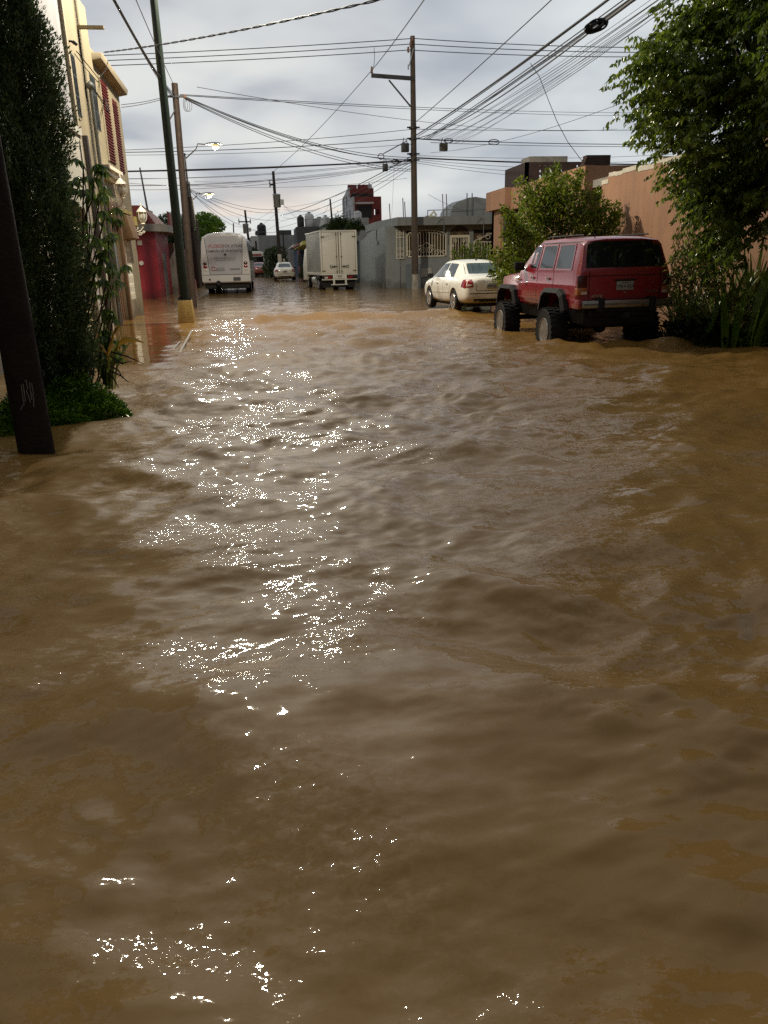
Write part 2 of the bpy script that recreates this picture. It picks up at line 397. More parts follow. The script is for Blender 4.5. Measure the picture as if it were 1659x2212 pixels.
p.inputs['Coat Weight'].default_value = 0.72; p.inputs['Coat IOR'].default_value = 1.33; p.inputs['Coat Roughness'].default_value = 0.045; p.inputs['IOR'].default_value = 1.33; p.inputs['Specular IOR Level'].default_value = 0.18
# small ripples as slopes: two sizes of noise, added to the surface normal
chop = N(t, 'ShaderNodeAttribute', attribute_name='chop')
def slope(scale, amp, stretch):
    mp = N(t, 'ShaderNodeMapping', inp={'Scale': stretch}); K(geo.outputs['Position'], mp.inputs[0])
    n = N(t, 'ShaderNodeTexNoise', inp={'Scale': scale, 'Detail': 2.5, 'Roughness': 0.55, 'Distortion': 0.6}); K(mp.outputs[0], n.inputs['Vector'])
    s = N(t, 'ShaderNodeVectorMath', operation='SUBTRACT'); K(n.outputs['Color'], s.inputs[0]); s.inputs[1].default_value = (0.5, 0.5, 0.5)
    k = N(t, 'ShaderNodeVectorMath', operation='MULTIPLY'); K(s.outputs[0], k.inputs[0]); k.inputs[1].default_value = (amp[0], amp[1], 0)
    return k
s1 = slope(6.5, (0.30, 0.44), (0.7, 1.25, 1)); s2 = slope(32.0, (1.0, 1.15), (0.8, 1.2, 1))
pt = N(t, 'ShaderNodeTexNoise', inp={'Scale': 0.9, 'Detail': 3}); K(geo.outputs['Position'], pt.inputs['Vector'])
pr = N(t, 'ShaderNodeMapRange', inp={1: 0.44, 2: 0.62, 3: 0.13, 4: 1.0}); K(pt.outputs['Fac'], pr.inputs[0])
pk = N(t, 'ShaderNodeVectorMath', operation='SCALE'); K(s2.outputs[0], pk.inputs[0]); K(pr.outputs[0], pk.inputs['Scale'])
s3 = slope(85.0, (0.5, 0.6), (0.85, 1.15, 1)); pk3 = N(t, 'ShaderNodeVectorMath', operation='SCALE'); K(s3.outputs[0], pk3.inputs[0]); K(pr.outputs[0], pk3.inputs['Scale'])
pks = N(t, 'ShaderNodeVectorMath', operation='ADD'); K(pk.outputs[0], pks.inputs[0]); K(pk3.outputs[0], pks.inputs[1])
sa = N(t, 'ShaderNodeVectorMath', operation='ADD'); K(s1.outputs[0], sa.inputs[0]); K(pks.outputs[0], sa.inputs[1])
sc = N(t, 'ShaderNodeVectorMath', operation='SCALE'); K(sa.outputs[0], sc.inputs[0]); K(chop.outputs['Fac'], sc.inputs['Scale'])
ad = N(t, 'ShaderNodeVectorMath', operation='ADD'); K(geo.outputs['Normal'], ad.inputs[0]); K(sc.outputs[0], ad.inputs[1])
nm = N(t, 'ShaderNodeVectorMath', operation='NORMALIZE'); K(ad.outputs[0], nm.inputs[0]); K(nm.outputs[0], p.inputs['Coat Normal'])
rgh = N(t, 'ShaderNodeMapRange', inp={1: 0.05, 2: 0.6, 3: 0.05, 4: 0.52}); K(chop.outputs['Fac'], rgh.inputs[0]); K(rgh.outputs[0], p.inputs['Roughness'])
pk2 = N(t, 'ShaderNodeVectorMath', operation='SCALE', inp={'Scale': 0.4}); K(pk.outputs[0], pk2.inputs[0]); s12 = N(t, 'ShaderNodeVectorMath', operation='ADD'); K(s1.outputs[0], s12.inputs[0]); K(pk2.outputs[0], s12.inputs[1])
sc1 = N(t, 'ShaderNodeVectorMath', operation='SCALE'); K(s12.outputs[0], sc1.inputs[0]); K(chop.outputs['Fac'], sc1.inputs['Scale'])
ad1 = N(t, 'ShaderNodeVectorMath', operation='ADD'); K(geo.outputs['Normal'], ad1.inputs[0]); K(sc1.outputs[0], ad1.inputs[1])
nm1 = N(t, 'ShaderNodeVectorMath', operation='NORMALIZE'); K(ad1.outputs[0], nm1.inputs[0]); K(nm1.outputs[0], p.inputs['Normal'])
me.materials.append(M)
# ------------------------------------------------------------------ street lamps, poles
STEEL_GREEN = mat('green_painted_steel', (0.010, 0.019, 0.013), 0.5, spec=.3, var=0.25, vscale=4)
YELLOW_CONC = mat('yellow_painted_concrete', (0.36, 0.245, 0.07), 0.6, var=0.2, vscale=5, streak=0.5, bump=0.3)
WOOD_POLE = mat('creosoted_wood', (0.036, 0.021, 0.013), 0.75, var=0.4, vscale=6, streak=0.5, bump=0.5, bscale=25)
DARK_POLE = mat('dark_wood', (0.030, 0.022, 0.017), 0.8, var=0.35, vscale=7, bump=0.5)
CONC_POLE = mat('brown_concrete_pole', (0.075, 0.052, 0.036), 0.75, var=0.25, vscale=3, streak=0.5, bump=0.3)
BLACK_IRON = mat('black_iron', (0.02, 0.02, 0.022), 0.55, var=0.2)
GREY_STEEL = mat('grey_galvanised', (0.32, 0.33, 0.33), 0.45, metal=0.6, var=0.15)
BLACK_RUB = mat('black_cable', (0.012, 0.012, 0.014), 0.5, var=0)
PORC = mat('porcelain', (0.22, 0.12, 0.08), 0.3, var=0.1)
BULB = mat('lamp_glow', (1, 0.95, 0.8), 0.4, var=0, emit=(1.0, 0.74, 0.27), estr=1.35)

def street_light(name, root, pos, watts, radius=0.16, col=(1, 0.90, 0.71), spot=None):
    l = bpy.data.lights.new(name, 'SPOT' if spot else 'POINT'); l.energy = watts; l.color = col; l.shadow_soft_size = radius
    if spot: l.spot_size = R(spot); l.spot_blend = 0.6
    o = bpy.data.objects.new(name, l); COL.objects.link(o); o.parent = root; o.location = pos
    return o
def lamp_head(root, org, tip, d, size=1.0):
    """Cobra head at the end of an arm; d is the horizontal direction it points in."""
    d = Vector(d).normalized(); sd = Vector((-d.y, d.x, 0)); tip = Vector(tip)
    mb = MB(org); rings = [(0, .05, .045), (.12, .09, .07), (.32, .14, .085), (.52, .13, .07), (.62, .05, .03)]
    vs = []
    for (a, w, h) in rings:
        for j in range(10):
            an = 2*math.pi*j/10
            z = math.sin(an)*h; z = z if z > 0 else z*0.35
            vs.append(tip + d*(a*size) + sd*(math.cos(an)*w*size) + Vector((0, 0, z*size)))
    fs = []
    for i in range(4):
        for j in range(10): fs.append((i*10+j, i*10+(j+1) % 10, i*10+10+(j+1) % 10, i*10+10+j))
    fs += [tuple(range(9, -1, -1)), tuple(range(40, 50))]
    mb.add(vs, fs); hd = mb.build('lamp_head', GREY_STEEL, root, 50)
    lb = MB(org); c = tip + d*(.36*size) + Vector((0, 0, -.03*size))
    lb.lathe([(0.005, -.15*size), (.08*size, -.13*size), (.135*size, -.05*size), (.14*size, 0)], c, 'z', 14)
    b = lb.build('bulb', BULB, root, 60)
    return c

# 1 the green lamp post on its yellow foot, leaning a little, its arm over the street
b0 = Vector((-2.40, 22.16, 0)); t0 = AY(332, 0, 22.16); t0 = b0 + (t0-b0)*(10.3/t0.z)
r = thing('street_lamp', 'tall dark green lamp post standing on a yellow concrete foot at the kerb', 'street lamp', b0)
mb = MB(b0); w0, w1, hh = .25, .18, .60
mb.hexa([b0+Vector(p) for p in [(-w0, -w0, -.5), (w0, -w0, -.5), (w0, w0, -.5), (-w0, w0, -.5), (-w1, -w1, hh), (w1, -w1, hh), (w1, w1, hh), (-w1, w1, hh)]])
mb.build('foot', YELLOW_CONC, r, 30, bevel=.02)
d_ = (t0-b0)
mb = MB(b0); mb.tube([b0+d_*(k/10) for k in range(0, 11)], [.130-.0050*k for k in range(11)], 14); mb.build('pole', STEEL_GREEN, r, 50)
mb = MB(b0); c_ = b0+Vector((0, 0, hh)); mb.box(c_.x-.17, c_.x+.17, c_.y-.17, c_.y+.17, hh+.003, hh+.028)
for sx in (-1, 1):
    for sy in (-1, 1): mb.cyl(c_+Vector((sx*.145, sy*.145, .02)), c_+Vector((sx*.145, sy*.145, .09)), .018, n=6)
mb.build('base_plate', BLACK_IRON, r, 30)
tip = t0 + Vector((1.40, 0.1, 0.35))
mb = MB(b0); mb.tube([t0-d_*.03, t0+Vector((.3, 0, .2)), t0+Vector((.9, .05, .33)), tip], [.05, .045, .04, .035], 10); mb.build('arm', STEEL_GREEN, r, 60)
lc = lamp_head(r, b0, tip, (1, .05, 0), 1.15)
MAIN = street_light('street_light', r, lc-b0+Vector((0, 0, -.34)), 6600, 0.20)

# 2 three lamps further up the left side
def arm_lamp(label, base, top, arm_tip, pole_r, ptype, ext=None, watts=500, group=None):
    base, top, arm_tip = Vector(base), Vector(top), Vector(arm_tip)
    r = thing('street_lamp', label, 'street lamp', base)
    mb = MB(base); mb.tube([base+Vector((0, 0, -.5)), base+(top-base)*.5, top], [pole_r, pole_r*.9, pole_r*.8], 10); mb.build('pole', ptype, r, 60)
    ex = Vector(ext) if ext else top
    if ext:
        mb = MB(base); mb.tube([top-Vector((0, 0, .8)), ex], [.06, .05], 8); mb.build('extension', BLACK_IRON, r, 60)
    d = Vector((arm_tip.x-ex.x, arm_tip.y-ex.y, 0)).normalized()
    st = ex - Vector((0, 0, .3))
    mb = MB(base); mb.tube([st, st+(arm_tip-st)*.55+Vector((0, 0, .1)), arm_tip-d*.45+Vector((0, 0, .03)), arm_tip], .035, 8); mb.build('arm', BLACK_IRON, r, 60)
    c = lamp_head(r, base, arm_tip, d, 1.55)
    street_light('street_light', r, c-base+Vector((0, 0, -.33)), watts, .2)
    return r
arm_lamp('dark wooden pole with a thin steel mast carrying the highest glowing street lamp', G(428, 621), AY(405, 394, 50), AY(444, 312, 50), .17, DARK_POLE, AY(399, 331, 50), 700)
arm_lamp('second glowing street lamp on a short curved arm, lower and further off behind the poles', AY(438, 612, 64), AY(413, 425, 64), AY(436, 419, 64), .13, DARK_POLE, None, 500)
arm_lamp('distant lamp glowing just over the bright green tree crown', AY(447, 604, 84), AY(447, 484, 84), AY(452, 486, 84), .11, DARK_POLE, None, 500)

# 3 poles
b = Vector((-2.16, 6.93, 0)); tp = AY(-32, 346, 6.93); tp = b + (tp-b)*(8.4/tp.z)
r = thing('utility_pole', 'thick dark brown pole nearest the camera with a white paint scrawl near its foot', 'pole', b)
mb = MB(b); mb.tube([b+Vector((0, 0, -.5)), b+(tp-b)*.15, b+(tp-b)*.5, tp], [.152, .145, .13, .11], 20); mb.build('pole', mat('tarred_wood', (0.016, 0.010, 0.007), 0.85, spec=.15, var=0.4, vscale=8, streak=.4, bump=.6, bscale=30), r, 60)
# white scrawl, strokes lying on the round of the pole
def on_pole(ang, z): 
    c = b+(tp-b)*(z/8.4); return c+Vector((math.sin(ang), -math.cos(ang), 0))*.149
mb = MB(b)
for st in ([(.05, .61), (.02, .45)], [(.16, .62), (.13, .47), (.02, .49)], [(.26, .64), (.33, .65), (.36, .58), (.27, .56), (.38, .46)], [(.5, .63), (.46, .48)], [(-.22, .40), (-.05, .44), (.05, .44)], [(.6, .62), (.62, .52)], [(.45, .55), (.58, .5), (.5, .42)]):
    mb.tube([on_pole(a+.05, z) for a, z in st], .0042, 5)
mb.build('paint_scrawl', mat('chalky_paint', (0.13, 0.125, 0.105), .9), r, 60)

b = Vector((-2.93, 29.62, 0)); tp = AY(377, 180, 29.62)
r = thing('utility_pole', 'reddish brown wooden pole with a wire bracket behind the green lamp post', 'pole', b)
mb = MB(b); mb.tube([b+Vector((0, 0, -.5)), b+(tp-b)*.5, tp], [.135, .12, .105], 14); mb.build('pole', WOOD_POLE, r, 60)
P2T = tp; k = tp+Vector((0, 0, -.42))
mb = MB(b); mb.bar(k+Vector((-.28, -.12, 0)), k+Vector((.30, -.12, 0)), .06, .06); mb.build('bracket', BLACK_IRON, r, 30)
mb = MB(b); mb.bar(k+Vector((-.3, -.12, -.75)), k+Vector((-.05, -.12, -.4)), .04, .04); mb.build('strut', BLACK_IRON, r, 30)
for sx in (-.3, .3):
    mb = MB(b); mb.lathe([(.03, -.06), (.06, -.03), (.035, 0), (.06, .03), (.03, .06)], k+Vector((sx, -.12, 0)), 'z', 10); mb.build('insulator', PORC, r, 60)
mb = MB(b)
for q in range(3): mb.tube([k+Vector((.3+.12*math.sin(a)*(1+.3*q)*.6+.05*q, -.12+.02*q, -.25-.2*math.cos(a))) for a in np.linspace(0, 2*math.pi, 15)], .006, 4)
mb.build('slack_wire', BLACK_RUB, r, 60)

b = Vector((7.56, 41.74, 0)); tp = AY(891, 78, 41.74)
r = thing('utility_pole', 'tall brown corner pole with a one sided cross arm and three insulators', 'pole', b)
mb = MB(b); mb.tube([b+Vector((0, 0, -.5)), b+(tp-b)*.33, b+(tp-b)*.66, tp], [.185, .165, .145, .115], 16); mb.build('pole', CONC_POLE, r, 60)
mb = MB(b); mb.tube([b+Vector((.0, -.002, -.2)), b+Vector((.0, -.002, .75))], [.192, .189], 16); mb.build('paint_band', mat('worn_white_paint', (.33, .30, .25), .8, var=.5, vscale=5), r, 60)
aL, aR = AY(802, 163, 41.6), AY(897, 170, 41.6)
mb = MB(b); mb.bar(aL, aR, .13, .17); mb.build('cross_arm', BLACK_IRON, r, 30)
mb = MB(b); mb.bar(AY(840, 173, 41.55), AY(887, 230, 41.55), .05, .07); mb.build('brace', BLACK_IRON, r, 30)
def insul(p, h=.32, rr=.07, name='insulator'):
    mb = MB(b); mb.lathe([(.03, 0), (rr, .06), (.045, .10), (rr, .15), (.045, .19), (rr*.8, .24), (.03, h)], p, 'z', 10); return mb.build(name, PORC, r, 60)
insul(aL+Vector((.03, 0, .07)))
for px, py in ((891, 84), (887, 96), (882, 108)): insul(AY(px, py+6, 41.6), .26)
mb = MB(b); mb.bar(AY(893, 105, 41.5), AY(884, 142, 41.5), .05, .05); mb.bar(AY(882, 140, 41.5), AY(882, 150, 41.5), .12, .05); mb.build('fuse_holder', GREY_STEEL, r, 30)
for py in (276, 300, 333, 346): c = AY(893, py, 41.74); mb = MB(b); mb.cyl(c+Vector((-.02, 0, -.05)), c+Vector((-.02, 0, .05)), .20, n=14); mb.bar(c+Vector((-.34, -.1, 0)), c+Vector((.3, -.1, 0)), .07, .07); mb.build('wire_clamp', BLACK_IRON, r, 30)
PC = lambda py, px=893: AY(px, py, 41.6)

def far_pole(label, base, top, r0, arms=(), white=0, tr=None, mt=DARK_POLE):
    base, top = Vector(base), Vector(top)
    r = thing('utility_pole', label, 'pole', base)
    mb = MB(base); mb.tube([base+Vector((0, 0, -.5)), top], [r0, r0*.65], 10); mb.build('pole', mt, r, 60)
    if white:
        mb = MB(base); mb.tube([base+Vector((0, 0, -.3)), base+(top-base)*white], [r0*1.04, r0*1.02], 10); mb.build('paint_band', mat('white_pole_paint', (.6, .57, .5), .8), r, 60)
    for a, c in arms:
        mb = MB(base); mb.bar(a, c, .12, .14); mb.build('cross_arm', BLACK_IRON, r, 30)
        for q in (a, c):
            mb = MB(base); mb.lathe([(.03, -.25), (.07, -.1), (.04, 0), (.07, .12), (.02, .4)], q, 'z', 8); mb.build('insulator', PORC, r, 60)
    if tr:
        mb = MB(base); tr = Vector(tr); mb.lathe([(.3, -.55), (.34, -.5), (.34, .45), (.4, .5), (.3, .58)], tr, 'z', 14); mb.build('transformer', GREY_STEEL, r, 50)
        mb = MB(base); mb.box(tr.x+.3, tr.x+.62, tr.y-.35, tr.y-.1, tr.z-.35, tr.z+.1); mb.build('fuse_box', GREY_STEEL, r, 30)
    return r
far_pole('distant dark pole with a grey transformer and white foot behind the small white car', AY(607, 592, 75), AY(590, 370, 75), .19, [(AY(583, 399, 75), AY(594, 399, 75))], .2, AY(598, 434, 74.6))
far_pole('far thin pole with a straight cross arm just right of the bus roof', AY(546, 590, 100), AY(529, 454, 100), .19, [(AY(516, 479, 100), AY(541, 479, 100))], 0, AY(531, 494, 99.6))
far_pole('slim white footed post just right of the transformer pole', AY(615, 590, 78), AY(611, 500, 78), .1, (), .35)
far_pole('bare thin pole standing over the roofs behind the box truck', AY(722, 520, 66), AY(713, 430, 66), .1)
far_pole('short dark stub of a pole between the bus and the bright green tree', AY(432, 610, 55), AY(426, 478, 55), .14)
far_pole('bent thin steel mast rising above the maroon roof of the red corner house', AY(318, 440, 40), AY(302, 362, 40), .05, mt=BLACK_IRON)
far_pole('tiny thin post against the sky over the middle of the bus roof', AY(508, 590, 110), AY(504, 482, 110), .12)

# ------------------------------------------------------------------ wires
WIRE = mat('wire', (0.02, 0.02, 0.023), .6, var=0)
def wire(a, b, sag=.3, r=.014, label=None, group=None, seg=20, name='overhead_wire', cat='wire', over=0.0, pts=None):
    a, b = Vector(a), Vector(b)
    if over: b = b + (b-a)*over
    P = pts or [a+(b-a)*(k/seg)+Vector((0, 0, -4*sag*(k/seg)*(1-k/seg))) for k in range(seg+1)]
    mb = MB(P[0]); mb.tube(P, r, 5)
    o = mb.build(name, WIRE, None, 180, recalc=False); o.location = P[0]
    return tag(o, label, cat, group)
Yc = 41.6
# three power lines along the side street over the top of the corner pole
for k, (l, c, q) in enumerate([((226, 114), (892, 83), (1500, 103)), ((230, 125), (888, 95), (1500, 113)), ((236, 136), (883, 108), (1500, 122))]):
    w = ['topmost', 'middle', 'lowest'][k]
    A, C, Q = AY(*l, Yc), AY(*c, Yc), AY(*q, Yc)
    wire(C, A, .12, .019, w+' of the three parallel power lines left of the corner pole', 'power lines along the side street', over=.5)
    wire(C, Q, .12, .019, w+' of the three parallel power lines right of the corner pole', 'power lines along the side street')
# high line along the street over the cross arm
XA = AY(803, 152, Yc)
wire(XA, AY(910, 0, 24), .1, .016, 'thin line rising from the cross arm tip to the top of the sky', over=.5)
wire(XA, AY(590, 371, 75), .25, .016, 'thin line falling from the cross arm tip to the far transformer pole')
wire(AY(809, 113, Yc), AY(806, 152, Yc), 0, .013, 'short drop wire between the lowest power line and the cross arm', pts=[AY(808, 103, Yc), AY(809, 122, Yc), AY(808, 140, Yc), AY(804, 150, Yc)])
wire(PC(268), AY(1182, 0, 22), .1, .015, 'single thin line rising alone from the corner pole between two cable bundles', over=.5)
# twisted service cable from the near house across the top of the sky
a, b = AX(224, 113, -4.2), AY(745, 0, 13); b = b+(b-a)*.4
for k in range(2):
    P = []
    for i in range(141):
        t_ = i/140; c = a+(b-a)*t_+Vector((0, 0, -4*.12*t_*(1-t_))); an = t_*34*math.pi+k*math.pi
        P.append(c+Vector((0, math.cos(an), math.sin(an)))*.012)
    wire(P[0], P[-1], 0, .010, 'thick twisted service cable sweeping from the yellow house across the sky', 'twisted service cable strands', pts=P, name='service_cable', cat='cable')
# bundle over the left kerb between the near pole and the reddish pole
for k, (x, q) in enumerate([(252, -.3), (258, -.1), (262, 0), (266, .08), (272, .2)]):
    A = P2T+Vector((-.25+.06*k, -.1, -.35)); wire(A, AY(x, 0, 14.5+q), .12+.06*k, [.009, .013, .02, .012, .009][k], 'cable of the steep bundle running down behind the green lamp post', 'kerb cables left of the green post', over=.7, name='overhead_cable', cat='cable')
wire(P2T+Vector((0, 0, -.1)), AY(298, 0, 16), .1, .009, 'lone thin wire slanting down just left of the green post top', over=.5)
# from the reddish pole's bracket across to the corner pole
K2 = P2T+Vector((.32, -.1, -.42))
for k, (py, sg) in enumerate([(340, .45), (344, .5), (349, .4)]): wire(K2+Vector((0, 0, -.02*k)), PC(py, 888), sg, .014, 'cable of the upper slanting bundle between the reddish pole and the corner pole', 'slanting cables to the corner pole', name='overhead_cable', cat='cable')
for k, (py, sg) in enumerate([(366, .45), (370, .5)]): wire(K2+Vector((0, 0, -.06-.02*k)), PC(py, 888), sg, .013, 'cable of the lower slanting pair between the reddish pole and the corner pole', 'lower slanting cable pair', name='overhead_cable', cat='cable')
for k, (a, b) in enumerate([((389, 204), (1227, 238)), ((389, 206), (1227, 244))]): wire(AY(*a, 30), AY(*b, 52), .15, .012, 'faint nearly level wire crossing high behind the corner pole', 'faint level wires', over=.35)
wire(AY(425, 188, 30), AY(1227, 268, 55), .6, .010, 'faint sagging wire falling slowly to the right', over=.3)
# side street lines at two lower levels
for k, (a, c, q, rr) in enumerate([((270, 317), PC(279), (1500, 279), .013), ((270, 322), PC(299), None, .018), ((270, 328), PC(311), None, .010)]):
    wire(c, AY(*a, Yc), .2, rr, ['upper', 'middle', 'lower'][k]+' of the near level lines left of the corner pole and above the thick cable', over=.3)
    if q: wire(c, AY(*q, Yc), .06, .013, 'upper thin level line right of the corner pole')
wire(PC(300, 905), AY(1076, 306, Yc), .03, .030, 'thick black cable leading right to a loop in the line', name='overhead_cable', cat='cable')
wire(AY(1076, 307, Yc), AY(1500, 311, Yc), .05, .018, 'level line continuing right behind the tree from the cable loop')
wire(PC(308, 930), AY(1500, 316, Yc), .08, .013, 'thin level line just under the cable loop')
wire(PC(347, 888), AY(262, 367, Yc), .1, .040, 'thick black sagging cable left of the corner pole', over=.3, name='overhead_cable', cat='cable')
wire(PC(341, 900), AY(1500, 355, Yc), .1, .036, 'thick black level cable right of the corner pole', name='overhead_cable', cat='cable')
for k in range(5):
    wire(PC(343+2*k, 888), AY(262, 362+5*k+(k % 2)*9, Yc+k), .25+.08*k, .009, 'thin wire lashed beside the thick left cable', 'thin wires beside the thick left cable', over=.3)
    wire(PC(336+4*k, 900), AY(1500, 330+10*k, Yc+4+k*2), .2+.1*k, .010, 'thin wire fanning out to the right below the cable loop', 'thin wires right of the corner pole')
# cables running from the corner pole over the camera's right
for k, (x0, y0, xe, rr, Ye) in enumerate([(899, 292, 1288, .026, 18), (902, 295, 1292, .016, 18.5), (915, 300, 1322, .014, 18), (921, 300, 1334, .020, 18.2), (923, 302, 1340, .014, 18.4)]):
    wire(PC(y0, x0), AY(xe, 0, Ye), .18, rr, 'black cable of the heavy bundle climbing right from the corner pole', 'heavy cables to the upper right', over=.5, name='overhead_cable', cat='cable')
for k in range(11):
    wire(PC(300+k*1.2, 915+k*7+(k*37 % 11)), AY(1350+k*6.2+(k*53 % 17)-8, 0, 16+.2*k), .2+.035*(k*7 % 11), [.006, .008, .005, .007][k % 4], 'thin wire of the wide fan rising toward the tree', 'fan of thin wires to the upper right', over=.5)
wire(AY(930, 330, 41), AY(1660, 70, 20), .6, .008, 'lowest faint wire of the fan ending in the big tree', over=.1)
wire(PC(300), AY(1310, 42, 14.5), .35, .016, 'cable that carries the hanging black coil', name='overhead_cable', cat='cable')
wire(AY(1308, 45, 14.5), AY(1364, 0, 12.5), .02, .026, 'short thick cable above the hanging black coil', over=1.5, name='overhead_cable', cat='cable')
P = [AY(x, y, 24+.2*i) for i, (x, y) in enumerate([(1146, 137), (1165, 165), (1183, 212), (1203, 262), (1226, 306), (1262, 354)])]
wire(P[0], P[-1], 0, .010, 'single drooping wire dropping to the salmon wall', pts=P)
# from the corner pole up the street
for k, (py, q, rr) in enumerate([(338, (606, 466), .022), (350, (606, 478), .014), (356, (603, 492), .012), (362, (630, 496), .012), (345, (613, 448), .010)]):
    wire(PC(py, 888), AY(*q, 75), .3+.05*k, rr, 'cable running from the corner pole down to the far transformer pole', 'cables up the right side of the street', name='overhead_cable', cat='cable')
P3 = AY(408, 408, 50)
for k, q in enumerate([(604, 452, 75), (604, 458, 75), (604, 474, 75), (534, 490, 100), (602, 500, 75)]):
    wire(P3+Vector((.1*k*.3, 0, -.05*k)), AY(*q), .4+.1*k, .014, 'wire slanting right from the dark lamp pole over the bus', 'wires over the bus')
for k, (a, b, Y1, Y2) in enumerate([((534, 478), (604, 440), 100, 75), ((534, 500), (604, 452), 100, 75), ((534, 505), (604, 480), 100, 75), ((470, 507), (531, 498), 100, 100), ((612, 440), (662, 478), 75, 70), ((612, 445), (690, 450), 75, 70), ((612, 452), (715, 441), 75, 66), ((612, 470), (780, 458), 75, 66), ((713, 438), (664, 490), 66, 62), ((270, 395), (604, 385), 44, 75), ((280, 410), (890, 352), 44, 42), ((420, 392), (900, 350), 60, 42), ((410, 400), (880, 385), 60, 60), ((430, 415), (520, 470), 60, 100)]):
    wire(AY(*a, Y1), AY(*b, Y2), .35, .010, 'faint thin wire among the far roofs and poles', 'far thin wires')
wire(AY(925, 420, 40), AY(1060, 468, 50), .2, .008, 'thin guy wire slanting over the grey house roof')
wire(AY(852, 350, 40), AY(846, 470, 48), 0, .006, 'thin vertical wire hanging in front of the red tower')
for k, (x, y, X2, Y2) in enumerate([(262, 226, 345, 209), (262, 232, 345, 212)]): wire(AX(x, y, -4.2), AY(X2+30, Y2-6, 29.5), .05, .009, 'short service wire from the yellow house eave to the reddish pole', 'eave service wires')

# hanging coil, splice boxes, loops
c0 = AY(1288, 56, 14.5); mb = MB(c0); rng = random.Random(4)
for k in range(11):
    a = rng.uniform(.07, .21); bb = rng.uniform(.03, .11); ph = rng.uniform(-.35, .1); oy = rng.uniform(-.05, .05)
    mb.tube([c0+Vector((a*math.cos(s)*math.cos(ph)-bb*math.sin(s)*math.sin(ph), oy+.03*math.sin(2*s), a*math.cos(s)*math.sin(ph)*-1+bb*math.sin(s)*math.cos(ph)+a*.2*math.cos(s))) for s in np.linspace(0, 2*math.pi, 22)], .013, 5)
mb.tube([c0+Vector((.12, 0, .05)), AY(1308, 45, 14.5)], .02, 5); mb.tube([c0+Vector((-.03, 0, .1)), AY(1308, 45, 14.5)], .014, 5)
o = mb.build('cable_coil', BLACK_RUB, None, 60); o.location = c0; tag(o, 'black coil of spare cable hanging from a wire near the top of the sky', 'cable coil')
def splice(px, py, w, h, label, mt=None):
    c = AY(px, py, 41); r = thing('splice_box', label, 'splice box', c)
    mb = MB(c); mb.box(c.x-w, c.x+w, c.y-.12, c.y+.12, c.z-h, c.z+h); mb.build('case', mt or mat('splice_case', (.06, .055, .04), .5), r, 30, bevel=.03)
    mb = MB(c); mb.tube([c+Vector((-w*.6, 0, h)), c+Vector((-w*.3, 0, h+.25))], .02, 5); mb.tube([c+Vector((w*.6, 0, h)), c+Vector((w*.3, 0, h+.2))], .02, 5); mb.build('hanger', BLACK_RUB, r, 60)
splice(958, 318, .20, .17, 'small square splice box hanging right of the corner pole')
splice(875, 319, .19, .2, 'dark splice box hanging close on the left of the corner pole', BLACK_RUB)
splice(832, 362, .13, .17, 'small black box dangling below the thick cable left of the corner pole', BLACK_RUB)
def loop(px, py, a, bb, label):
    c = AY(px, py, 41.5); mb = MB(c); mb.tube([c+Vector((a*math.cos(s), 0, bb*math.sin(s))) for s in np.linspace(0, 2*math.pi, 25)[:-1]], .022, 5, closed=True)
    o = mb.build('cable_loop', BLACK_RUB, None, 60); o.location = c; tag(o, label, 'cable loop')
loop(1067, 307, .28, .12, 'flat oval loop in the thick cable right of the corner pole')
loop(969, 300+4, .22, .1, 'loop of cable just above the square splice box')
loop(823, 338, .15, .13, 'round loop of cable left of the corner pole above the thick cable')
loop(854, 349, .2, .1, 'oval loop tucked on the thick cable beside the corner pole')
wire(AY(828, 332, 41.5), AY(878, 305, 41.5), 0, .024, 'short thick jumper cable bending up to the corner pole', name='overhead_cable', cat='cable')
# ------------------------------------------------------------------ left side: white house, yellow house, red corner house
CREAM = mat('cream_plaster', (0.215, 0.182, 0.118), .8, tide=.8, var=.10, vscale=1.5, streak=.55, grime=(.20, .165, .10), bump=.25, bscale=60)
CREAM_T = mat('cream_trim', (0.275, 0.235, 0.165), .75, var=.08, vscale=3, streak=.25)
YEL = mat('yellow_plaster', (0.34, 0.27, 0.09), .8, var=.12, vscale=2, streak=.4)
GREYW = mat('grey_white_plaster', (0.26, 0.26, 0.275), .8, var=.07, vscale=1.5, streak=.35, bump=.2)
WHITEW = mat('white_plaster', (0.40, 0.385, 0.34), .8, tide=.7, var=.06, vscale=1.5, streak=.3, bump=.2)
GLASS_D = mat('dark_glass', (0.015, 0.018, 0.02), .08, spec=.6, var=0)
IRON_D = mat('dark_iron_grille', (0.035, 0.04, 0.045), .5, var=.3)
SHUT = mat('oxblood_shutter', (0.085, 0.012, 0.010), .6, spec=.2, var=.2, vscale=6)
TERRA = mat('brown_door', (0.135, 0.075, 0.035), .6, var=.25, vscale=5, streak=.4)
WHITE_ENAMEL = mat('white_enamel', (0.75, 0.72, 0.62), .35, var=.08)
CONCR = mat('raw_concrete', (0.23, 0.215, 0.19), .85, var=.2, vscale=3, streak=.5, bump=.35)
GREYP = mat('grey_pipe', (0.17, 0.18, 0.17), .5, var=.15)
X = -4.26
o = (X, 24, 0)
r = thing('house', 'two storey cream house with red shuttered upper windows and white lanterns on the left', 'house', o)
up = [(20.45, 21.1, 4.9, 6.22), (22.62, 23.3, 4.93, 6.2), (23.85, 24.9, 4.3, 6.38), (25.28, 26.25, 4.2, 6.15)]
dn = [(22.55, 23.95, -.4, 2.75), (24.75, 25.6, .55, 2.75)]
Y0, Y1, ZT = 20.3, 26.85, 6.9
mb = MB(o)
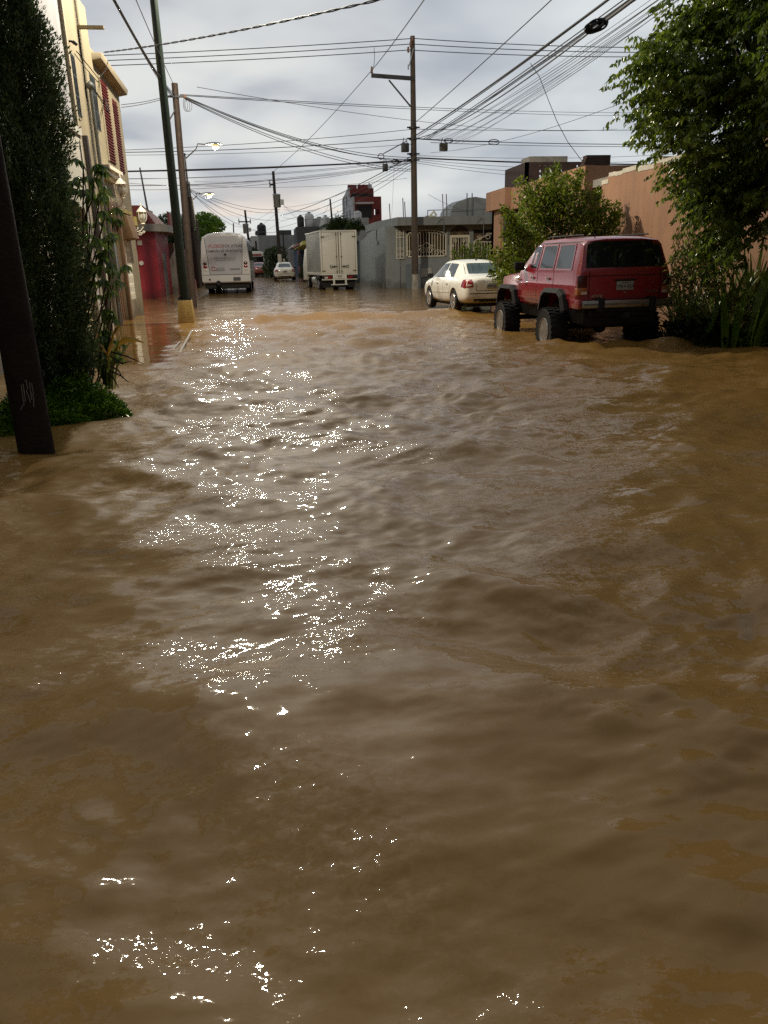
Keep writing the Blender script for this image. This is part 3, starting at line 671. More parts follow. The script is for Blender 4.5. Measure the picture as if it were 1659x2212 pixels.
mb.wall((X, Y0, -.5), (0, 1, 0), (0, 0, 1), (1, 0, 0), Y1-Y0, ZT+.5, [(a-Y0, b-Y0, c+.5, d+.5) for a, b, c, d in up+dn], .22)
mb.box(X-8, X-.22, Y0, Y1, -.5, ZT); mb.build('wall', CREAM, r, 30)
mb = MB(o); mb.box(X-8, X, Y0, 23.2, ZT, 7.78); mb.build('parapet', CREAM, r, 30)
mb = MB(o); mb.hexa([(X-.5, 23.25, 6.52), (X+.24, 23.25, 6.66), (X+.24, 26.95, 6.48), (X-.5, 26.95, 6.34), (X-.5, 23.25, 6.80), (X+.28, 23.25, 6.80), (X+.28, 26.95, 6.62), (X-.5, 26.95, 6.62)]); mb.build('cornice', CREAM_T, r, 30, bevel=.02)
mb = MB(o); mb.box(X, X+.05, 20.31, 20.46, 3.9, 7.78); mb.build('corner_strip', CREAM_T, r, 30)
for k, (a, b, c, d) in enumerate(up):
    red = k > 1
    mb = MB(o); x1 = X-.012
    mb.box(X-.2, x1-.022, a, b, c, d); w = mb.build('window', GLASS_D, r, 30)
    mb = MB(o)
    n = 7 if red else 5
    for i in range(n+1): y = a+.02+(b-a-.04)*i/n; mb.box(x1-.02, x1+.02, y-.016, y+.016, c, d)
    for i in range(9 if red else 4): z = c+.03+(d-c-.06)*i/(8 if red else 3); mb.box(x1-.015, x1+.015, a, b, z-.014, z+.014)
    mb.build('grille', SHUT if red else IRON_D, w, 30)
    if red:
        mb = MB(o); nn = 26
        for i in range(nn):
            z = c+.03+(d-c-.1)*i/nn; mb.hexa([(x1-.02, a+.04, z), (x1+.05, a+.04, z-.012), (x1+.05, b-.04, z-.012), (x1-.02, b-.04, z), (x1-.02, a+.04, z+.05), (x1+.05, a+.04, z+.02), (x1+.05, b-.04, z+.02), (x1-.02, b-.04, z+.05)])
        mb.build('shutter', SHUT, w, 30)
        mb = MB(o); mb.box(X, X+.04, a-.09, a, c, d); mb.build('frame', CREAM_T, w, 30)
# ground-floor openings
a, b, c, d = dn[0]; mb = MB(o); mb.box(X-.21, X-.05, a, b, -.4, d); dd = mb.build('door', TERRA, r, 30)
mb = MB(o)
for i in range(4): mb.box(X-.05, X-.02, a+.06+i*.34, a+.30+i*.34, .1, d-.15)
mb.build('panel', TERRA, dd, 30, bevel=.01)
mb = MB(o); mb.box(X, X+.1, a-.16, a, -.4, d+.02); mb.box(X, X+.1, b, b+.16, -.4, d+.02); mb.box(X, X+.14, a-.22, b+.22, d+.02, d+.42); mb.build('door_frame', TERRA, r, 30, bevel=.015)
a, b, c, d = dn[1]; mb = MB(o); mb.box(X-.21, X-.05, a, b, c, d); w = mb.build('window', GLASS_D, r, 30)
mb = MB(o)
for i in range(8): y = a+.03+(b-a-.06)*i/7; mb.box(X-.03, X+.0, y-.013, y+.013, c, d-.5)
for i in range(6):
    for j in range(8):
        z = c+.15+i*.26; y = a+.03+(b-a-.06)*j/7
        mb.tube([(X-.015, y+.05*math.cos(s), z+.05*math.sin(s)) for s in np.linspace(0, 6.283, 9)[:-1]], .008, 4, closed=True)
mb.build('grille', WHITE_ENAMEL, w, 30)
mb = MB(o); mb.hexa([(X, a-.1, 2.25), (X+.3, a-.1, 2.30), (X+.3, b+.1, 2.30), (X, b+.1, 2.25), (X, a-.1, 2.95), (X+.16, a-.1, 2.95), (X+.16, b+.1, 2.95), (X, b+.1, 2.95)]); mb.build('window_hood', TERRA, r, 30, bevel=.015)
# white moulding over the garage side and the two upper bands
mb = MB(o)
for dx, z0, z1 in ((.10, 3.72, 3.80), (.22, 3.80, 3.93), (.30, 3.93, 4.02)): mb.box(X, X+dx, 22.2, 24.1, z0, z1)
mb.build('moulding', mat('white_moulding', (.68, .63, .52), .6, var=.06, streak=.3), r, 30)
mb = MB(o); mb.box(X, X+.06, 24.3, 26.3, 3.02, 3.12); mb.box(X, X+.16, 26.2, 26.9, 2.72, 2.98); mb.build('ledge', YEL, r, 30)
p = AX(167, 59, X); mb = MB(o); mb.box(X-.1, X+.62, p.y-.06, p.y+.06, p.z-.03, p.z+.035); mb.build('rain_spout', CREAM_T, r, 30)
mb = MB(o); mb.tube([(X+.01, p.y+.02, p.z-.05), (X+.012, p.y+.05, p.z-.8), (X+.012, p.y, p.z-1.6)], .012, 4); mb.build('wall_cable', BLACK_RUB, r, 60)
mb = MB(o); mb.tube([(X+.12, 21.95, 0), (X+.12, 21.95, 5.72)], .045, 8); mb.lathe([(.03, 0), (.09, .05), (.1, .12), (.02, .2)], (X+.12, 21.95, 5.68), 'z', 10); mb.build('service_mast', GREYP, r, 60)
mb = MB(o); mb.box(X+.02, X+.26, 21.75, 22.1, .9, 2.3); mb.build('meter_box', GREYP, r, 30, bevel=.02)
mb = MB(o)
for k in range(2): mb.tube([(X+.14, 21.98, 5.8), (X+.4, 22.5, 5.35-.1*k), (X+.25, 23.2, 5.6-.15*k), (X+.05, 24.2, 5.9)], .012, 4)
mb.tube([(X+.05, 21.2, 6.35), (X+.06, 22.3, 6.3), (X+.05, 23.6, 6.25), (X+.3, 23.7, 6.55)], .014, 4)
mb.build('drop_cable', BLACK_RUB, r, 60)
mb = MB(o); mb.cyl((X, 20.75, 6.45), (X+.10, 20.75, 6.44), .025, n=8); mb.cyl((X+.10, 20.75, 6.44), (X+.17, 20.75, 6.38), .05, .04, n=10); mb.build('wall_flood_lamp', BLACK_IRON, r, 60)

def lantern(y, z, label):
    c = (X+.02, y, z); L_ = thing('wall_lantern', label, 'lantern', c, group='white lanterns on the cream house')
    mb = MB(); P = [(0, 0, -.25), (.1, 0, -.32), (.22, 0, -.28), (.30, 0, -.18), (.30, 0, -.08)]
    mb.tube(P, .018, 6)
    for cx, cz, rr in ((.08, -.22, .07), (.19, -.38, .06), (.3, -.33, .04)): mb.tube([(cx+rr*(1-.02*i)*math.cos(i*.5), 0, cz+rr*(1-.045*i)*math.sin(i*.5)) for i in range(18)], .010, 5)
    mb.box(-.02, .0, -.05, .05, -.34, -.12); mb.build('bracket', WHITE_ENAMEL, L_, 40)
    mb = MB(); mb.lathe([(.02, -.10), (.075, -.08), (.06, -.05), (.09, -.02)], (.3, 0, 0), 'z', 12); mb.lathe([(.15, .25), (.16, .27), (.11, .34), (.05, .40), (.025, .43), (.035, .46), (.012, .52), (.004, .56)], (.3, 0, 0), 'z', 12); mb.build('cap', WHITE_ENAMEL, L_, 40)
    mb = MB()
    for i in range(6):
        a = i*math.pi/3; mb.tube([(.3+q*math.cos(a), q*math.sin(a), zz) for q, zz in ((.085, -.02), (.135, .06), (.15, .16), (.14, .26))], .010, 4)
    mb.build('cage', WHITE_ENAMEL, L_, 40)
    mb = MB(); mb.lathe([(.06, -.01), (.105, .06), (.12, .16), (.11, .25)], (.3, 0, 0), 'z', 12); mb.build('glass', mat('frosted_glass', (.7, .68, .6), .25, var=0, trans=.3), L_, 60)
p = AX(241, 415, X); lantern(p.y-.3, p.z-.1, 'ornate white wall lantern high beside the white moulding of the cream house')
p = AX(287, 470, X); lantern(26.55, p.z-.12, 'ornate white wall lantern on the far corner of the cream house, against the red house')

# the white neighbour, nearer, mostly behind the cypress
o = (X, 16, 0)
r = thing('house', 'white house with a slatted garage door half hidden behind the cypress', 'house', o)
mb = MB(o); Xn = X-.12; gh = (3.6, 7.7, .4, 3.3)
mb.wall((Xn+.2, 12, -.5), (0, 1, 0), (0, 0, 1), (1, 0, 0), 8.25, 5.0, [gh], .25); mb.box(X-8, Xn-.05, 12, 20.25, -.5, 4.5); mb.build('wall', WHITEW, r, 30)
mb = MB(o); mb.box(X-8, X-.03, 12, 20.24, 4.503, 8.4); mb.build('upper_wall', GREYW, r, 30)
mb = MB(o); mb.box(X-.03, X+.12, 12, 20.26, 4.4, 4.56); mb.build('ledge', WHITEW, r, 30)
mb = MB(o)
for i in range(15): z = -.1+i*.2; mb.hexa([(Xn-.02, 15.6, z), (Xn+.06, 15.6, z), (Xn+.06, 19.7, z), (Xn-.02, 19.7, z), (Xn-.02, 15.6, z+.19), (Xn+.0, 15.6, z+.19), (Xn+.0, 19.7, z+.19), (Xn-.02, 19.7, z+.19)])
mb.build('garage_door', mat('tan_slats', (.42, .36, .24), .5, var=.1, streak=.3), r, 30)
mb = MB(o); mb.tube([(X+.2, 20.15, -.3), (X+.2, 20.15, 4.4)], .07, 8); mb.build('drain_pipe', mat('dark_pipe', (.08, .07, .065), .5), r, 60)
mb = MB(o); mb.tube([(X+.16, 20.5, -.3), (X+.16, 20.5, 3.0)], .06, 8); mb.build('white_pipe', WHITE_ENAMEL, r, 60)
# a lower house beside the camera, only slivers of it left of the cypress
o = (-4.6, 8, 0)
r = thing('house', 'beige house wall with a dark gate glimpsed left of the cypress', 'house', o)
mb = MB(o); mb.wall((-4.6, -4, -.5), (0, 1, 0), (0, 0, 1), (1, 0, 0), 15.9, 5.4, [(10.2, 13.6, .4, 3.0)], .25); mb.box(-12, -4.85, -4, 11.9, -.5, 4.9); mb.build('wall', WHITEW, r, 30)
mb = MB(o); mb.box(-4.8, -4.72, 6.2, 9.6, -.1, 2.5); mb.build('gate', IRON_D, r, 30)
mb = MB(o); mb.box(-4.6, -4.0, -4, 11.9, 3.2, 3.4); mb.build('awning_slab', mat('tan_paint', (.36, .24, .12), .7, streak=.3), r, 30)

# red corner house beyond the side street
RED = mat('carmine_plaster', (0.33, 0.020, 0.032), .55, tide=.6, var=.14, vscale=1.3, streak=.35, grime=(.16, .02, .022), bump=.15)
MAROON = mat('maroon_plaster', (0.12, 0.014, 0.014), .7, var=.2, streak=.4)
o = (-6.0, 41, 0)
r = thing('house', 'carmine red corner house with a thick grey concrete roof slab on the left', 'house', o)
mb = MB(o); pl = [(-9.5, 38.6), (-5.95, 38.6), (-5.35, 39.4), (-5.35, 44.0), (-9.5, 44.0)]
mb.prism(pl, 'z', -.5, 3.0); mb.build('wall', RED, r, 30)
mb = MB(o); mb.prism([(-9.6, 38.0), (-5.6, 38.0), (-4.75, 39.2), (-4.6, 44.4), (-9.6, 44.4)], 'z', 3.0, 3.32); mb.build('roof_slab', CONCR, r, 30)
mb = MB(o); mb.box(-9.5, -5.9, 38.9, 43.6, 3.32, 4.15); mb.hexa([(-5.9, 38.9, 3.32), (-5.2, 38.9, 3.32), (-5.2, 43.6, 3.32), (-5.9, 43.6, 3.32), (-5.9, 38.9, 4.14), (-5.7, 38.9, 4.14), (-5.7, 43.6, 3.9), (-5.9, 43.6, 3.9)]); mb.box(-5.9+.9, -4.9, 42, 43.6, 3.32, 4.0); mb.build('parapet', MAROON, r, 30)
p = AY(324, 519, 38.59); q = AY(334, 529, 38.59); mb = MB(o); mb.box(-6.05, -5.85+.0, 38.52, 38.6, q.z, p.z); mb.build('meter_panel', WHITE_ENAMEL, r, 30)
mb = MB(o); mb.cyl((-5.98, 38.6, p.z-1.0), (-5.98, 38.5, p.z-1.0), .1, n=16); mb.build('round_meter', WHITE_ENAMEL, r, 40)
mb = MB(o); mb.box(-5.35, -5.30, 41.2, 42.2, -.3, 2.1); mb.build('door', mat('grey_metal_door', (.12, .12, .11), .5), r, 30)
o = (-4.9, 47, 0)
r = thing('garden_wall', 'dark red panel wall with a pale pink foot beyond the carmine house', 'wall', o)
mb = MB(o); mb.box(-5.5, -5.25, 44.6, 58, .55, 2.4); mb.build('panel', MAROON, r, 30)
mb = MB(o); mb.box(-5.5, -5.0, 44.5, 58, -.5, .55); mb.build('foot', mat('pink_plaster', (.36, .13, .12), .7, streak=.4), r, 30)
mb = MB(o); mb.box(-5.6, -5.1, 44.3, 44.6, -.5, 2.6); mb.box(-5.6, -5.1, 57, 57.4, -.5, 2.6); mb.build('post', CONCR, r, 30)
# low kerb bars sticking out of the water at the end of the pavement
for (a, b, rr, lab) in ((G(386, 762), G(415, 729), .02, 'pale thin pipe lying half under water by the yellow lamp foot'), (G(368, 757), G(389, 744), .012, 'short thin rod lying in the water left of the pale pipe')):
    mb = MB(a); mb.tube([a+Vector((0, 0, -.03)), b+Vector((0, 0, .14 if rr > .015 else .05))], rr, 6); o_ = mb.build('metal_pipe', mat('pale_pipe', (.4, .38, .34), .4, var=.1), None, 60); o_.location = a; tag(o_, lab, 'pipe')
# parked grey car far on the left, seen between the poles; banner on the pole
# ------------------------------------------------------------------ right side: salmon house, grey house, background houses
SALM = mat('salmon_plaster', (0.305, 0.162, 0.092), .8, tide=.7, var=.14, vscale=.9, streak=.5, grime=(.17, .10, .07), bump=.3, bscale=50)
BRICKD = mat('dark_brick', (0.032, 0.017, 0.014), .85, var=.35, vscale=9, bump=.4)
BLUEG = mat('blue_grey_plaster', (0.235, 0.255, 0.25), .75, tide=.7, var=.10, vscale=1.2, streak=.35, grime=(.13, .14, .14), bump=.2)
BLUEG2 = mat('darker_blue_grey', (0.15, 0.175, 0.19), .75, var=.10, vscale=1.2, streak=.3)
GREY = mat('grey_plaster', (0.30, 0.31, 0.32), .8, var=.10, vscale=.8, streak=.4)
PALE = mat('pale_plaster', (0.55, 0.55, 0.56), .8, var=.08, vscale=.8, streak=.4)
REDB = mat('brick_red_plaster', (0.19, 0.028, 0.022), .7, var=.2, vscale=1.2, streak=.3)
IRON_W = mat('white_wrought_iron', (0.72, 0.66, 0.52), .45, var=.08)
DARKIN = mat('dark_interior', (0.018, 0.014, 0.012), .7, var=.3)
BROWNC = mat('brown_curtain', (0.10, 0.065, 0.03), .8, var=.35, vscale=6)
XS = 9.0
o = (XS, 27, 0)
r = thing('house', 'salmon plastered house with a dark garage opening on the right', 'house', o)
mb = MB(o); mb.wall((XS, 32.1, -.5), (0, -1, 0), (0, 0, 1), (-1, 0, 0), 9.6, 4.45, [(1.25, 4.1, .4, 3.7)], .3)
mb.box(XS+3.5, XS+9, 22.5, 32.1, -.5, 3.95); mb.box(XS, XS+3.5, 31.8, 32.1, -.5, 3.94); mb.box(XS+.3, XS+3.5, 22.5, 31.8, 3.5, 3.94); mb.box(XS+.01, XS+3.5, 22.49, 22.79, -.5, 3.94); mb.build('wall', SALM, r, 30)
mb = MB(o); mb.box(XS-.22, XS-.003, 29.6, 32.25, 3.28, 3.98); mb.build('parapet_band', SALM, r, 30)
mb = MB(o); mb.box(XS+2.2, XS+2.3, 28, 31.8, -.4, 3.4); mb.build('garage_door', BLUEG2, r, 30)
mb = MB(o)
for z in (3.0, 2.75): mb.box(XS+.1, XS+.18, 28.0, 30.85, z, z+.06)
for i in range(4): mb.box(XS+.1, XS+.16, 30.75-i*.04, 30.8-i*.04, -.3, 3.1)
mb.build('gate_frame', BLACK_IRON, r, 30)
mb = MB(o)
for q in range(5): mb.tube([(XS+.13, 30.45, .6+.5*q+.16*math.cos(s)) if False else (XS+.13, 30.6+.12*math.cos(s), .6+.5*q+.2*math.sin(s)) for s in np.linspace(0, 6.28, 13)[:-1]], .014, 4, closed=True)
mb.build('scroll_grille', BLACK_IRON, r, 40)
mb = MB(o); pts = [(22.5, 3.95)]
rg = random.Random(3)
o2 = (XS, 18, 0)
r2 = thing('garden_wall', 'long bare salmon wall with a broken top edge behind the red car and plants', 'wall', o2)
mb = MB(o2); ytop = [(21.2-i*.42, 3.5+rg.uniform(-.05, .05)+(-.12 if i == 0 else 0)) for i in range(44)]
mb.prism([(ytop[-1][0], -.5), (ytop[0][0], -.5)] + ytop, 'x', XS-.02, XS+.25); mb.build('wall', SALM, r2, 30)
mb = MB(o2)
for i in range(0, 10): y, z = ytop[i]; mb.box(XS-.03, XS+.27, y-.42, y, z-.03, z+.05+rg.uniform(0, .05))
mb.build('raw_mortar_edge', mat('pale_mortar', (.5, .46, .38), .9, var=.2, bump=.4), r2, 30)
o3 = (XS, 21.9, 0)
r3 = thing('gate_recess', 'narrow rusty gap of bare brick between the salmon house and the salmon wall', 'wall', o3)
mb = MB(o3); mb.box(XS+.55, XS+.8, 21.2, 22.49, -.5, 3.35); mb.build('back_wall', mat('brown_brick', (.13, .075, .045), .9, var=.3, vscale=6, bump=.4, streak=.4), r3, 30)
mb = MB(o3); mb.box(XS+.25, XS+.8, 21.2, 22.49, 3.35, 3.55); mb.build('lintel', CONCR, r3, 30)
mb = MB(o3); mb.tube([(XS+.5, 21.7+.25*math.cos(s), 2.9+.22*math.sin(s*1.05)) for s in np.linspace(0, 11, 30)], .012, 4); mb.tube([(XS+.3, 21.25, 3.4), (XS+.35, 21.4, 2.6), (XS+.3, 21.35, 1.9)], .02, 5); mb.build('wire_coil', BLACK_RUB, r3, 60)
# brick parapet box on the roof
o = (10.4, 30, 3.95)
r = thing('roof_parapet', 'dark pierced brick parapet box standing on the salmon house roof', 'parapet', o)
mb = MB(o); hl = []
for i in range(12):
    for j in range(4):
        if i in (2, 3, 4, 5, 6, 9, 10): hl.append((.12+i*.2, .21+i*.2, .16+j*.16, .24+j*.16))
mb.wall((9.35, 29, 3.94), (1, 0, 0), (0, 0, 1), (0, -1, 0), 2.6, .82, hl, .12)
mb.wall((9.35, 31.6, 3.94), (0, -1, 0), (0, 0, 1), (-1, 0, 0), 2.6, .82, [], .12); mb.build('brick_wall', BRICKD, r, 30)
mb = MB(o); mb.box(9.9, 11.4, 30.3, 31.3, 4.76, 5.1); mb.build('water_tank', CONCR, r, 30)
for (y, z, lab) in ((22.65, 3.95, 'small stack of dark bricks at the end of the salmon parapet'),):
    mb = MB((XS, y, z)); 
    for k in range(3):
        for j in range(2): mb.box(XS-.02+.03*k, XS+.75, y-.02+.0*j-.1+.14*j, y+.03+.14*j, z+.09*k, z+.085+.09*k)
    o_ = mb.build('brick_stack', BRICKD, None, 30); o_.location = (XS, y, z); tag(o_, lab, 'bricks')

# ------ grey house with white wrought-iron windows, facing the side street
YG = 44.0
o = (9.5, YG, 0)
r = thing('house', 'blue grey single storey house with white wrought iron windows and a thick roof slab', 'house', o)
wins = [(6.92, 7.32, 1.55, 3.05, 'slot'), (7.50, 9.73, 1.62, 3.0, 'win'), (9.98, 11.03, .2, 2.72, 'door'), (11.3, 13.5, 1.55, 3.0, 'win2')]
mb = MB(o); x0, x1 = 6.38, 16.0
mb.wall((x0, YG, -.5), (1, 0, 0), (0, 0, 1), (0, -1, 0), x1-x0, 3.75, [(a-x0, b-x0, c+.5, d+.5) for a, b, c, d, _ in wins if _ != 'slot'], .22)
mb.box(x0, x1, YG+1.4, YG+9, -.5, 3.24); mb.box(x0, x0+.22, YG+.23, YG+1.4, -.5, 3.24); mb.build('wall', BLUEG, r, 30)
mb = MB(o); mb.box(x0-.06, x0+.72, YG-.12, YG-.003, -.5, 3.22); mb.box(x0-.1, x0+.72, YG-.16, YG-.003, -.5, 1.2); mb.build('pilaster', BLUEG, r, 30)
mb = MB(o); mb.prism([(6.85, YG-1.0), (16.5, YG-1.0), (16.5, YG+9), (6.3, YG+9), (6.3, YG+4)], 'z', 3.24, 3.66); mb.build('roof_slab', mat('slab_grey', (.20, .215, .21), .8, var=.12, streak=.35), r, 30)
mb = MB(o); mb.box(7.45, 8.3, YG-.06, YG-.002, -.4, 1.25); mb.box(10, 11.2, YG-.5, YG-.003, -.5, .2); mb.build('dado', BLUEG2, r, 30)
def spiral(mb, c, rr, turns, s=1, w=.017, y=0, a0=0):
    mb.tube([(c[0]+s*rr*(1-.8*i/28)*math.cos(a0+turns*6.283*i/28), y, c[1]+rr*(1-.8*i/28)*math.sin(a0+turns*6.283*i/28)) for i in range(29)], w, 4)
for a, b, c, d, kind in wins:
    y = YG-.03
    if kind == 'slot':
        mb = MB(o); y = YG-.14
        for x in (a, b, (a+b)/2): mb.box(x-.02, x+.02, y-.02, y+.02, c, d)
        mb.box(a, b, y-.018, y+.018, c, c+.03); mb.box(a, b, y-.018, y+.018, d-.4, d-.37)
        for z in (c+.2, c+.5, d-.2): spiral(mb, (a+.1, z), .09, 1.3, 1, .012, y); spiral(mb, (b-.1, z), .09, 1.3, -1, .012, y)
        w = mb.build('wall_grille', IRON_W, r, 40); continue
    mb = MB(o); mb.box(a, b, YG+.20, YG+.26, c, d); w = mb.build('door' if kind == 'door' else 'window', DARKIN, r, 30)
    mb = MB(o)
    if kind == 'door': mb.box(a+.2, b-.3, YG+.16, YG+.19, c, d-.3)
    else: mb.box(a+.05, a+(b-a)*.3, YG+.15, YG+.18, c, d-.2); mb.build('curtain', BROWNC, w, 30); mb = MB(o); mb.box(b-(b-a)*.35, b-.1, YG+.15, YG+.18, c, d-.25)
    mb.build('curtain', BROWNC, w, 30)
    mb = MB(o); n = 14 if kind != 'door' else 7
    cx = (a+b)/2; rise = .30
    top = lambda x: d-.28 + rise*math.sqrt(max(0, 1-((x-cx)/((b-a)/2))**2)) if kind == 'win' else (d-.62+.62*min(1, (x-a)/(b-a)*1.4)) if kind == 'win2' else d-.02
    fr = .035 if kind != 'door' else .06
    for x in (a+.02, b-.02): mb.box(x-fr, x+fr, y-.03, y+.03, c, top(x))
    mb.box(a, b, y-.03, y+.03, c, c+.06)
    mb.tube([(x, y, top(x)) for x in np.linspace(a+.02, b-.02, 17)], .03, 4)
    bt = (lambda x: top(x)-.12) if kind != 'win2' else (lambda x: d-.68)
    if kind == 'win2': mb.tube([(x, y, d-.66) for x in (a, b)], .03, 4)
    for i in range(1, n):
        x = a+(b-a)*i/n; mb.box(x-.016, x+.016, y-.016, y+.016, c, bt(x)); spiral(mb, (x-.05, bt(x)), .055, .8, 1, .011, y)
    if kind == 'win2':
        for q, (sx, sz, rr) in enumerate([(a+.35, d-.45, .15), (a+.85, d-.38, .22), (a+1.4, d-.32, .25), (a+1.9, d-.3, .25)]): spiral(mb, (sx, sz), rr, 1.4, 1 if q % 2 else -1, .018, y)
        for sx in (.3, .8): spiral(mb, (b-sx, c+.28), .22, 1.4, 1, .017, y)
    if kind == 'win':
        for s in (-1, 1):
            spiral(mb, (cx+s*.2, c+.34), .2, 1.5, s, .018, y); spiral(mb, (cx+s*.62, c+.22), .17, 1.4, s, .016, y); spiral(mb, (cx+s*.98, c+.2), .15, 1.4, -s, .016, y)
            mb.tube([(cx, y, c+.78), (cx+s*.2, y, c+.62), (cx+s*.42, y, c+.56)], .02, 4)
    if kind == 'door':
        mb.box(a, b, y-.035, y+.035, d-.12, d)
        for s in (-1, 1): spiral(mb, (cx+s*.25, d-.3), .12, 1.4, s, .018, y); spiral(mb, (cx+s*.38, d-.55), .09, 1.4, s, .015, y)
    mb.build('ironwork', IRON_W, w, 40)
# fan light over the door
mb = MB(o); cx, z0 = 10.5, 2.75
for i in range(11): a = math.pi*i/10; mb.tube([(cx, YG-.03, z0), (cx+.5*math.cos(a), YG-.03, z0+.42*math.sin(a))], .012, 4)
for i in range(9): a = math.pi*(i+.5)/9; spiral(mb, (cx+.43*math.cos(a), z0+.36*math.sin(a)), .06, 1, 1, .010, YG-.03)
mb.build('fan_grille', mat('brown_iron', (.25, .17, .09), .5), r, 40)
mb = MB(o); mb.prism([(cx+.55*math.cos(a), z0+.46*math.sin(a)) for a in np.linspace(0, math.pi, 13)], 'y', YG-.012, YG-.006); mb.build('fanlight_recess', DARKIN, r, 30)
mb = MB(o); mb.box(8.0, 8.9, YG-.05, YG-.0, .55, 1.0); w = mb.build('vent_panel', mat('pale_vent', (.5, .47, .4), .6), r, 30)
mb = MB(o)
for i in range(7): mb.bar((8.02+i*.12, YG-.055, .56), (8.14+i*.12, YG-.055, .98), .01, .02)
mb.build('lattice', GREYP, w, 30)
for x in (9.35, 11.55):
    mb = MB(o); mb.tube([(x-.35, YG-1.02, 3.3), (x-.1, YG-1.05, 3.55), (x+.02, YG-1.05, 3.52), (x+.04, YG-1.05, 3.2), (x+.04, YG-1.0, 2.6)], .02, 5); mb.build('roof_drain', GREYP, r, 60)
# side wall running up the street
o = (6.4, 50, 0)
r = thing('garden_wall', 'blue grey side wall with a sloping top between the box truck and the grey house', 'wall', o)
mb = MB(o); mb.prism([(YG+.003, -.5), (57, -.5), (57, 2.75), (53, 2.95), (50, 3.22), (YG+.003, 3.23)], 'x', 6.3, 6.375); mb.box(6.2, 6.299, 44.5, 56, -.5, .32); mb.build('wall', BLUEG, r, 30)
mb = MB(o); mb.tube([(6.27, 47.2, 3.2), (6.26, 47.3, 2.7), (6.26, 46.7, 2.35), (6.27, 46.4, 2.5)], .02, 5); mb.build('wall_cable', BLACK_RUB, r, 60)
o = (5.6, 57, 0); mb = MB(o); mb.box(5.35, 6.3, 57.1, 57.4, -.5, 2.75); mb.box(5.3, 6.3, 57.0, 57.45, 2.75, 2.85); o_ = mb.build('metal_gate', mat('slate_blue_paint', (.05, .075, .085), .5, var=.15), None, 30); o_.location = o; tag(o_, 'slate blue metal gate showing just right of the box truck', 'gate')
# things on the grey roof
o = (11.3, 47, 3.66)
r = thing('roof_shelter', 'grey tarpaulin dome shelter on steel hoops standing on the grey house roof', 'shelter', o)
mb = MB(o); n = 12; vs = []
for j, y in enumerate((45.8, 46.6, 47.6, 48.6)):
    for i in range(n+1): a = math.pi*i/n; vs.append((11.9-1.55*math.cos(a)+(0.2*math.sin(7*a) if j == 0 else 0)*.15, y, 3.68+1.12*math.sin(a)**.75-.03*math.sin(i*2+j)))
mb.add(vs, [(j*(n+1)+i, j*(n+1)+i+1, (j+1)*(n+1)+i+1, (j+1)*(n+1)+i) for j in range(3) for i in range(n)]); mb.poly([vs[i] for i in range(n, -1, -1)])
mb.box(12, 16, 46.6, 48.6, 3.68, 4.75); mb.build('tarpaulin', mat('grey_tarp', (.24, .25, .25), .6, var=.15, vscale=2, streak=.4, bump=.5, bscale=4), r, 50)
mb = MB(o)
for x in (11.3, 11.6): mb.tube([(x, 45.6, 3.66), (x, 45.6, 5.0)], .035, 5)
for x in (9.0, 9.9, 13.0): mb.tube([(x, 45.5, 3.66), (x, 45.5, 4.12 if x < 12 else 4.5)], .025, 5)
mb.tube([(9.0, 45.5, 4.12), (11.6, 45.5, 4.15)], .022, 5); mb.tube([(11.6, 45.5, 4.2), (14, 45.5, 4.25)], .02, 5); mb.build('frame', GREYP, r, 60)
for k, (x, h, y) in enumerate([(480, 424, 50), (962-4, 419, 46), (966, 419, 46), (843, 440, 47), (872, 428, 47), (876, 436, 47)]):
    if k == 0: continue
    b = AY(x, 468, y); b.z = 3.66; t_ = AY(x-2, h, y); mb = MB(b); mb.tube([b, t_], .028, 5); o_ = mb.build('rebar', mat('rusty_rod', (.12, .09, .075), .8), None, 60); o_.location = b; tag(o_, ['', 'left rod of the tall close pair on the grey house roof beside the dome', 'right rod of the tall close pair on the grey house roof beside the dome', 'single thin rod near the left corner of the grey house roof', 'taller leaning rod on the grey roof left of the corner pole', 'shorter leaning rod on the grey roof left of the corner pole'][k], 'rod', 'bare reinforcing rods')
b = AY(933, 466, 44.5); mb = MB(b); mb.box(b.x-.35, b.x+.2, b.y-.2, b.y+.2, 3.66, 3.78); mb.tube([(b.x-.1, b.y, 3.78), (b.x+.1, b.y-.1, 4.0), (b.x+.25, b.y, 3.8)], .06, 6); o_ = mb.build('roof_rubble', mat('pale_rubble', (.6, .55, .42), .8), None, 30); o_.location = b; tag(o_, 'pale lump of rubble on the grey roof edge right of the corner pole', 'rubble')

